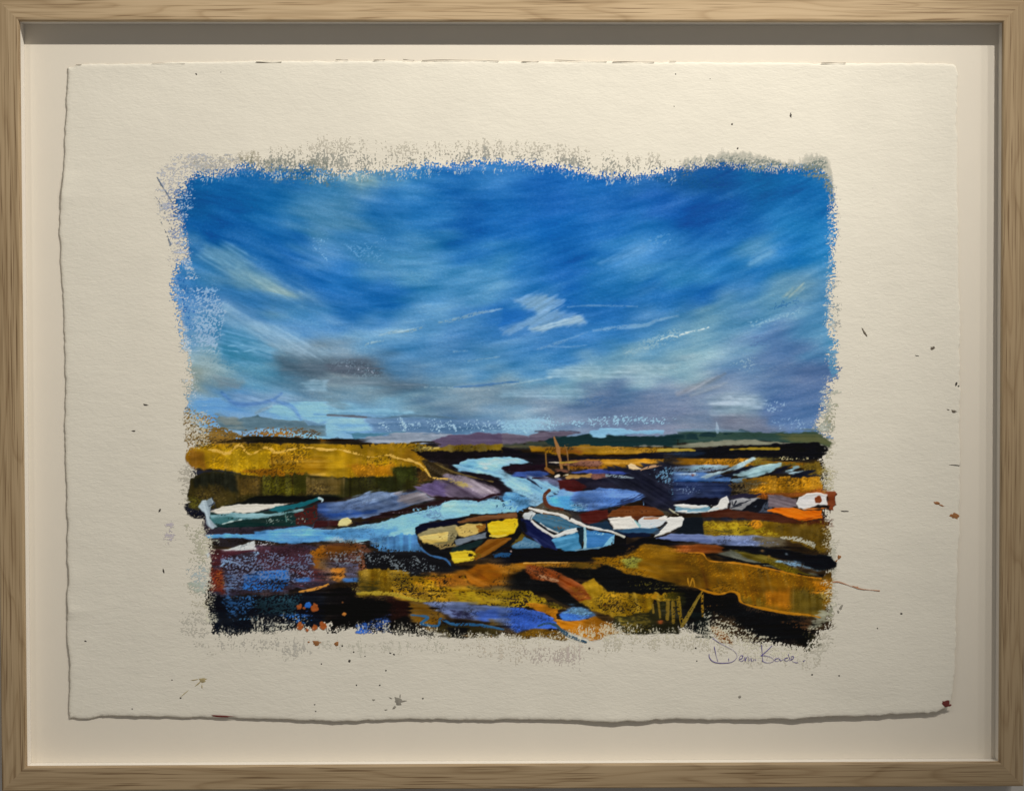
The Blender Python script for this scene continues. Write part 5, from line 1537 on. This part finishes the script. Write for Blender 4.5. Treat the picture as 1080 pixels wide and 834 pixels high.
dark = [(153.5, 427, 2.6, .9, 5), (141, 454.5, 2.0, .7, 5), (168.5, 538, 1.0, 2.2, 20), (172.5, 602, .9, 2.4, -15), (834, 121.5, 1.2, 2.6, 0), (712.5, 78, .7, .6, 0), (749, 83, .5, .5, 0),
        (772, 131, 1.0, .9, 0), (778, 156.5, 1.0, 1.1, 0), (711, 112, .5, .5, 0), (207, 78, 1.1, .8, 20), (233, 76, .5, .4, 0), (368.5, 697, 1.3, 1.3, 0), (361, 681, 1.0, 1, 0), (373, 687.5, .8, .8, 0), (339, 700, .8, .8, 0),
        (407, 707, .9, .9, 0), (376, 722.5, .8, .8, 0), (400.5, 722.5, .8, .8, 0), (385, 692, .6, .6, 0), (446, 736.5, .9, .9, 0), (411.5, 688.5, 1.2, .8, 10), (415.5, 690, 1, 1, 0), (332, 743, .8, .6, 0), (333, 750, .8, .6, 0),
        (621.5, 683.5, 1.0, 1, 0), (733.8, 683.5, 1.1, 1, 0), (735, 697, .7, .7, 0), (856.5, 711.5, 1.0, .9, 0), (885, 712.5, .9, .7, 0), (950.7, 647, 1.2, 1.1, 0), (925.5, 662.5, .8, .8, 0),
        (1008.5, 405, 1.0, 2.2, 25), (1011, 407, .9, .7, 0), (891, 539, 5.0, .7, 2), (1007, 490.5, 5.5, .45, 3),
        (967, 375, 2.2, .35, 10), (181.5, 717, .9, .5, 0), (190.5, 736, 1.0, .8, 0), (139.5, 747.5, .9, .5, 0), (90, 676, 1.2, .8, 20)]
specks("dark_speck", dark, flat_mat("dark_speck_paint", (.06, .05, .042), .5))
brownish = [(1006, 434, 2.8, 1.6, 0), (1000, 432, 1.6, .5, 20), (983.5, 367, 2.6, 1.8, -20), (912, 351, 1.1, 4.4, -35), (910, 347.5, .9, 2, -30)]
specks("brown_speck", brownish, flat_mat("brown_speck_paint", (.14, .115, .085), .6))
grey = [(420.5, 740, 4.6, 4.2, 0), (416, 746, 2.2, 1.2, -40), (407, 748.5, 1.6, .7, -10), (427, 739, 3.0, .5, 0), (412, 736, 2.2, .6, 25), (422, 734, .6, 2, 0), (394, 738, 1.6, 1, 0), (780, 735, 1.5, 1.4, 0), (887, 640.5, 1.6, 3, 20), (884, 645, 1.2, 1.6, 0)]
specks("grey_speck", grey, flat_mat("grey_speck_paint", (.30, .28, .24), .7))
orange = [(334, 678.5, 4.2, 2.9, -10), (355, 679, 2.3, 2.3, 0), (325.5, 677, 1.2, 1, 0), (988.5, 530.5, 3.6, 1.5, 15), (993, 533, 3.4, .8, 20), (1006.5, 544, 4.8, 2.8, 12), (885, 587.5, 1.9, 2.6, 15), (881.8, 592, .7, 2.2, 30)]
specks("orange_speck", orange, flat_mat("orange_speck_paint", (.33, .14, .045), .5))
ochre = [(214, 717.5, 3.8, 2.6, -20), (209, 721, 4.0, .6, -40), (205, 717, 4, .5, -10), (195, 731, 6, .35, -40), (213, 724, .6, 2.2, 0)]
specks("ochre_speck", ochre, flat_mat("ochre_speck_paint", (.44, .36, .19), .7))
red = [(234, 755.4, 11.5, 1.1, 1), (998, 742, 3.8, 3.4, 0), (1001.5, 743.5, 2, 1.4, 0), (995, 740, 1.3, .7, 20)]
specks("red_speck", red, flat_mat("dark_red_paint", (.15, .022, .018), .5))
EDGE_SHADOW = flat_mat("torn_edge_shadow", (.20, .17, .13), .9)  # shadow slits above the sheet's top edge, drawn as dark coloured slivers
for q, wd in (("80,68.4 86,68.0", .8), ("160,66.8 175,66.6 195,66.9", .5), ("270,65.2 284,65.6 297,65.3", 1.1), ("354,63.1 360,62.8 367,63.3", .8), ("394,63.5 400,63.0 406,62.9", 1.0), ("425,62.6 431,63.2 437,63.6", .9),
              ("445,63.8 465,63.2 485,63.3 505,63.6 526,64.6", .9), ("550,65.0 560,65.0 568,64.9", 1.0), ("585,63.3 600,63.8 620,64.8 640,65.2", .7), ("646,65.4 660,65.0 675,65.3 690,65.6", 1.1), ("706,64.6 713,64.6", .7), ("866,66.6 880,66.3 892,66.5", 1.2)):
    pen("edge_shadow_line", [q], wd * .8, EDGE_SHADOW)
PINK = flat_mat("pink_ochre_paint", (.52, .27, .16), .7)
pen("paint_flick", ["878,614 884,613.5 892,616 899,618.5 905,619", "899,618 908,621 918,622 928,623"], 1.3, PINK)
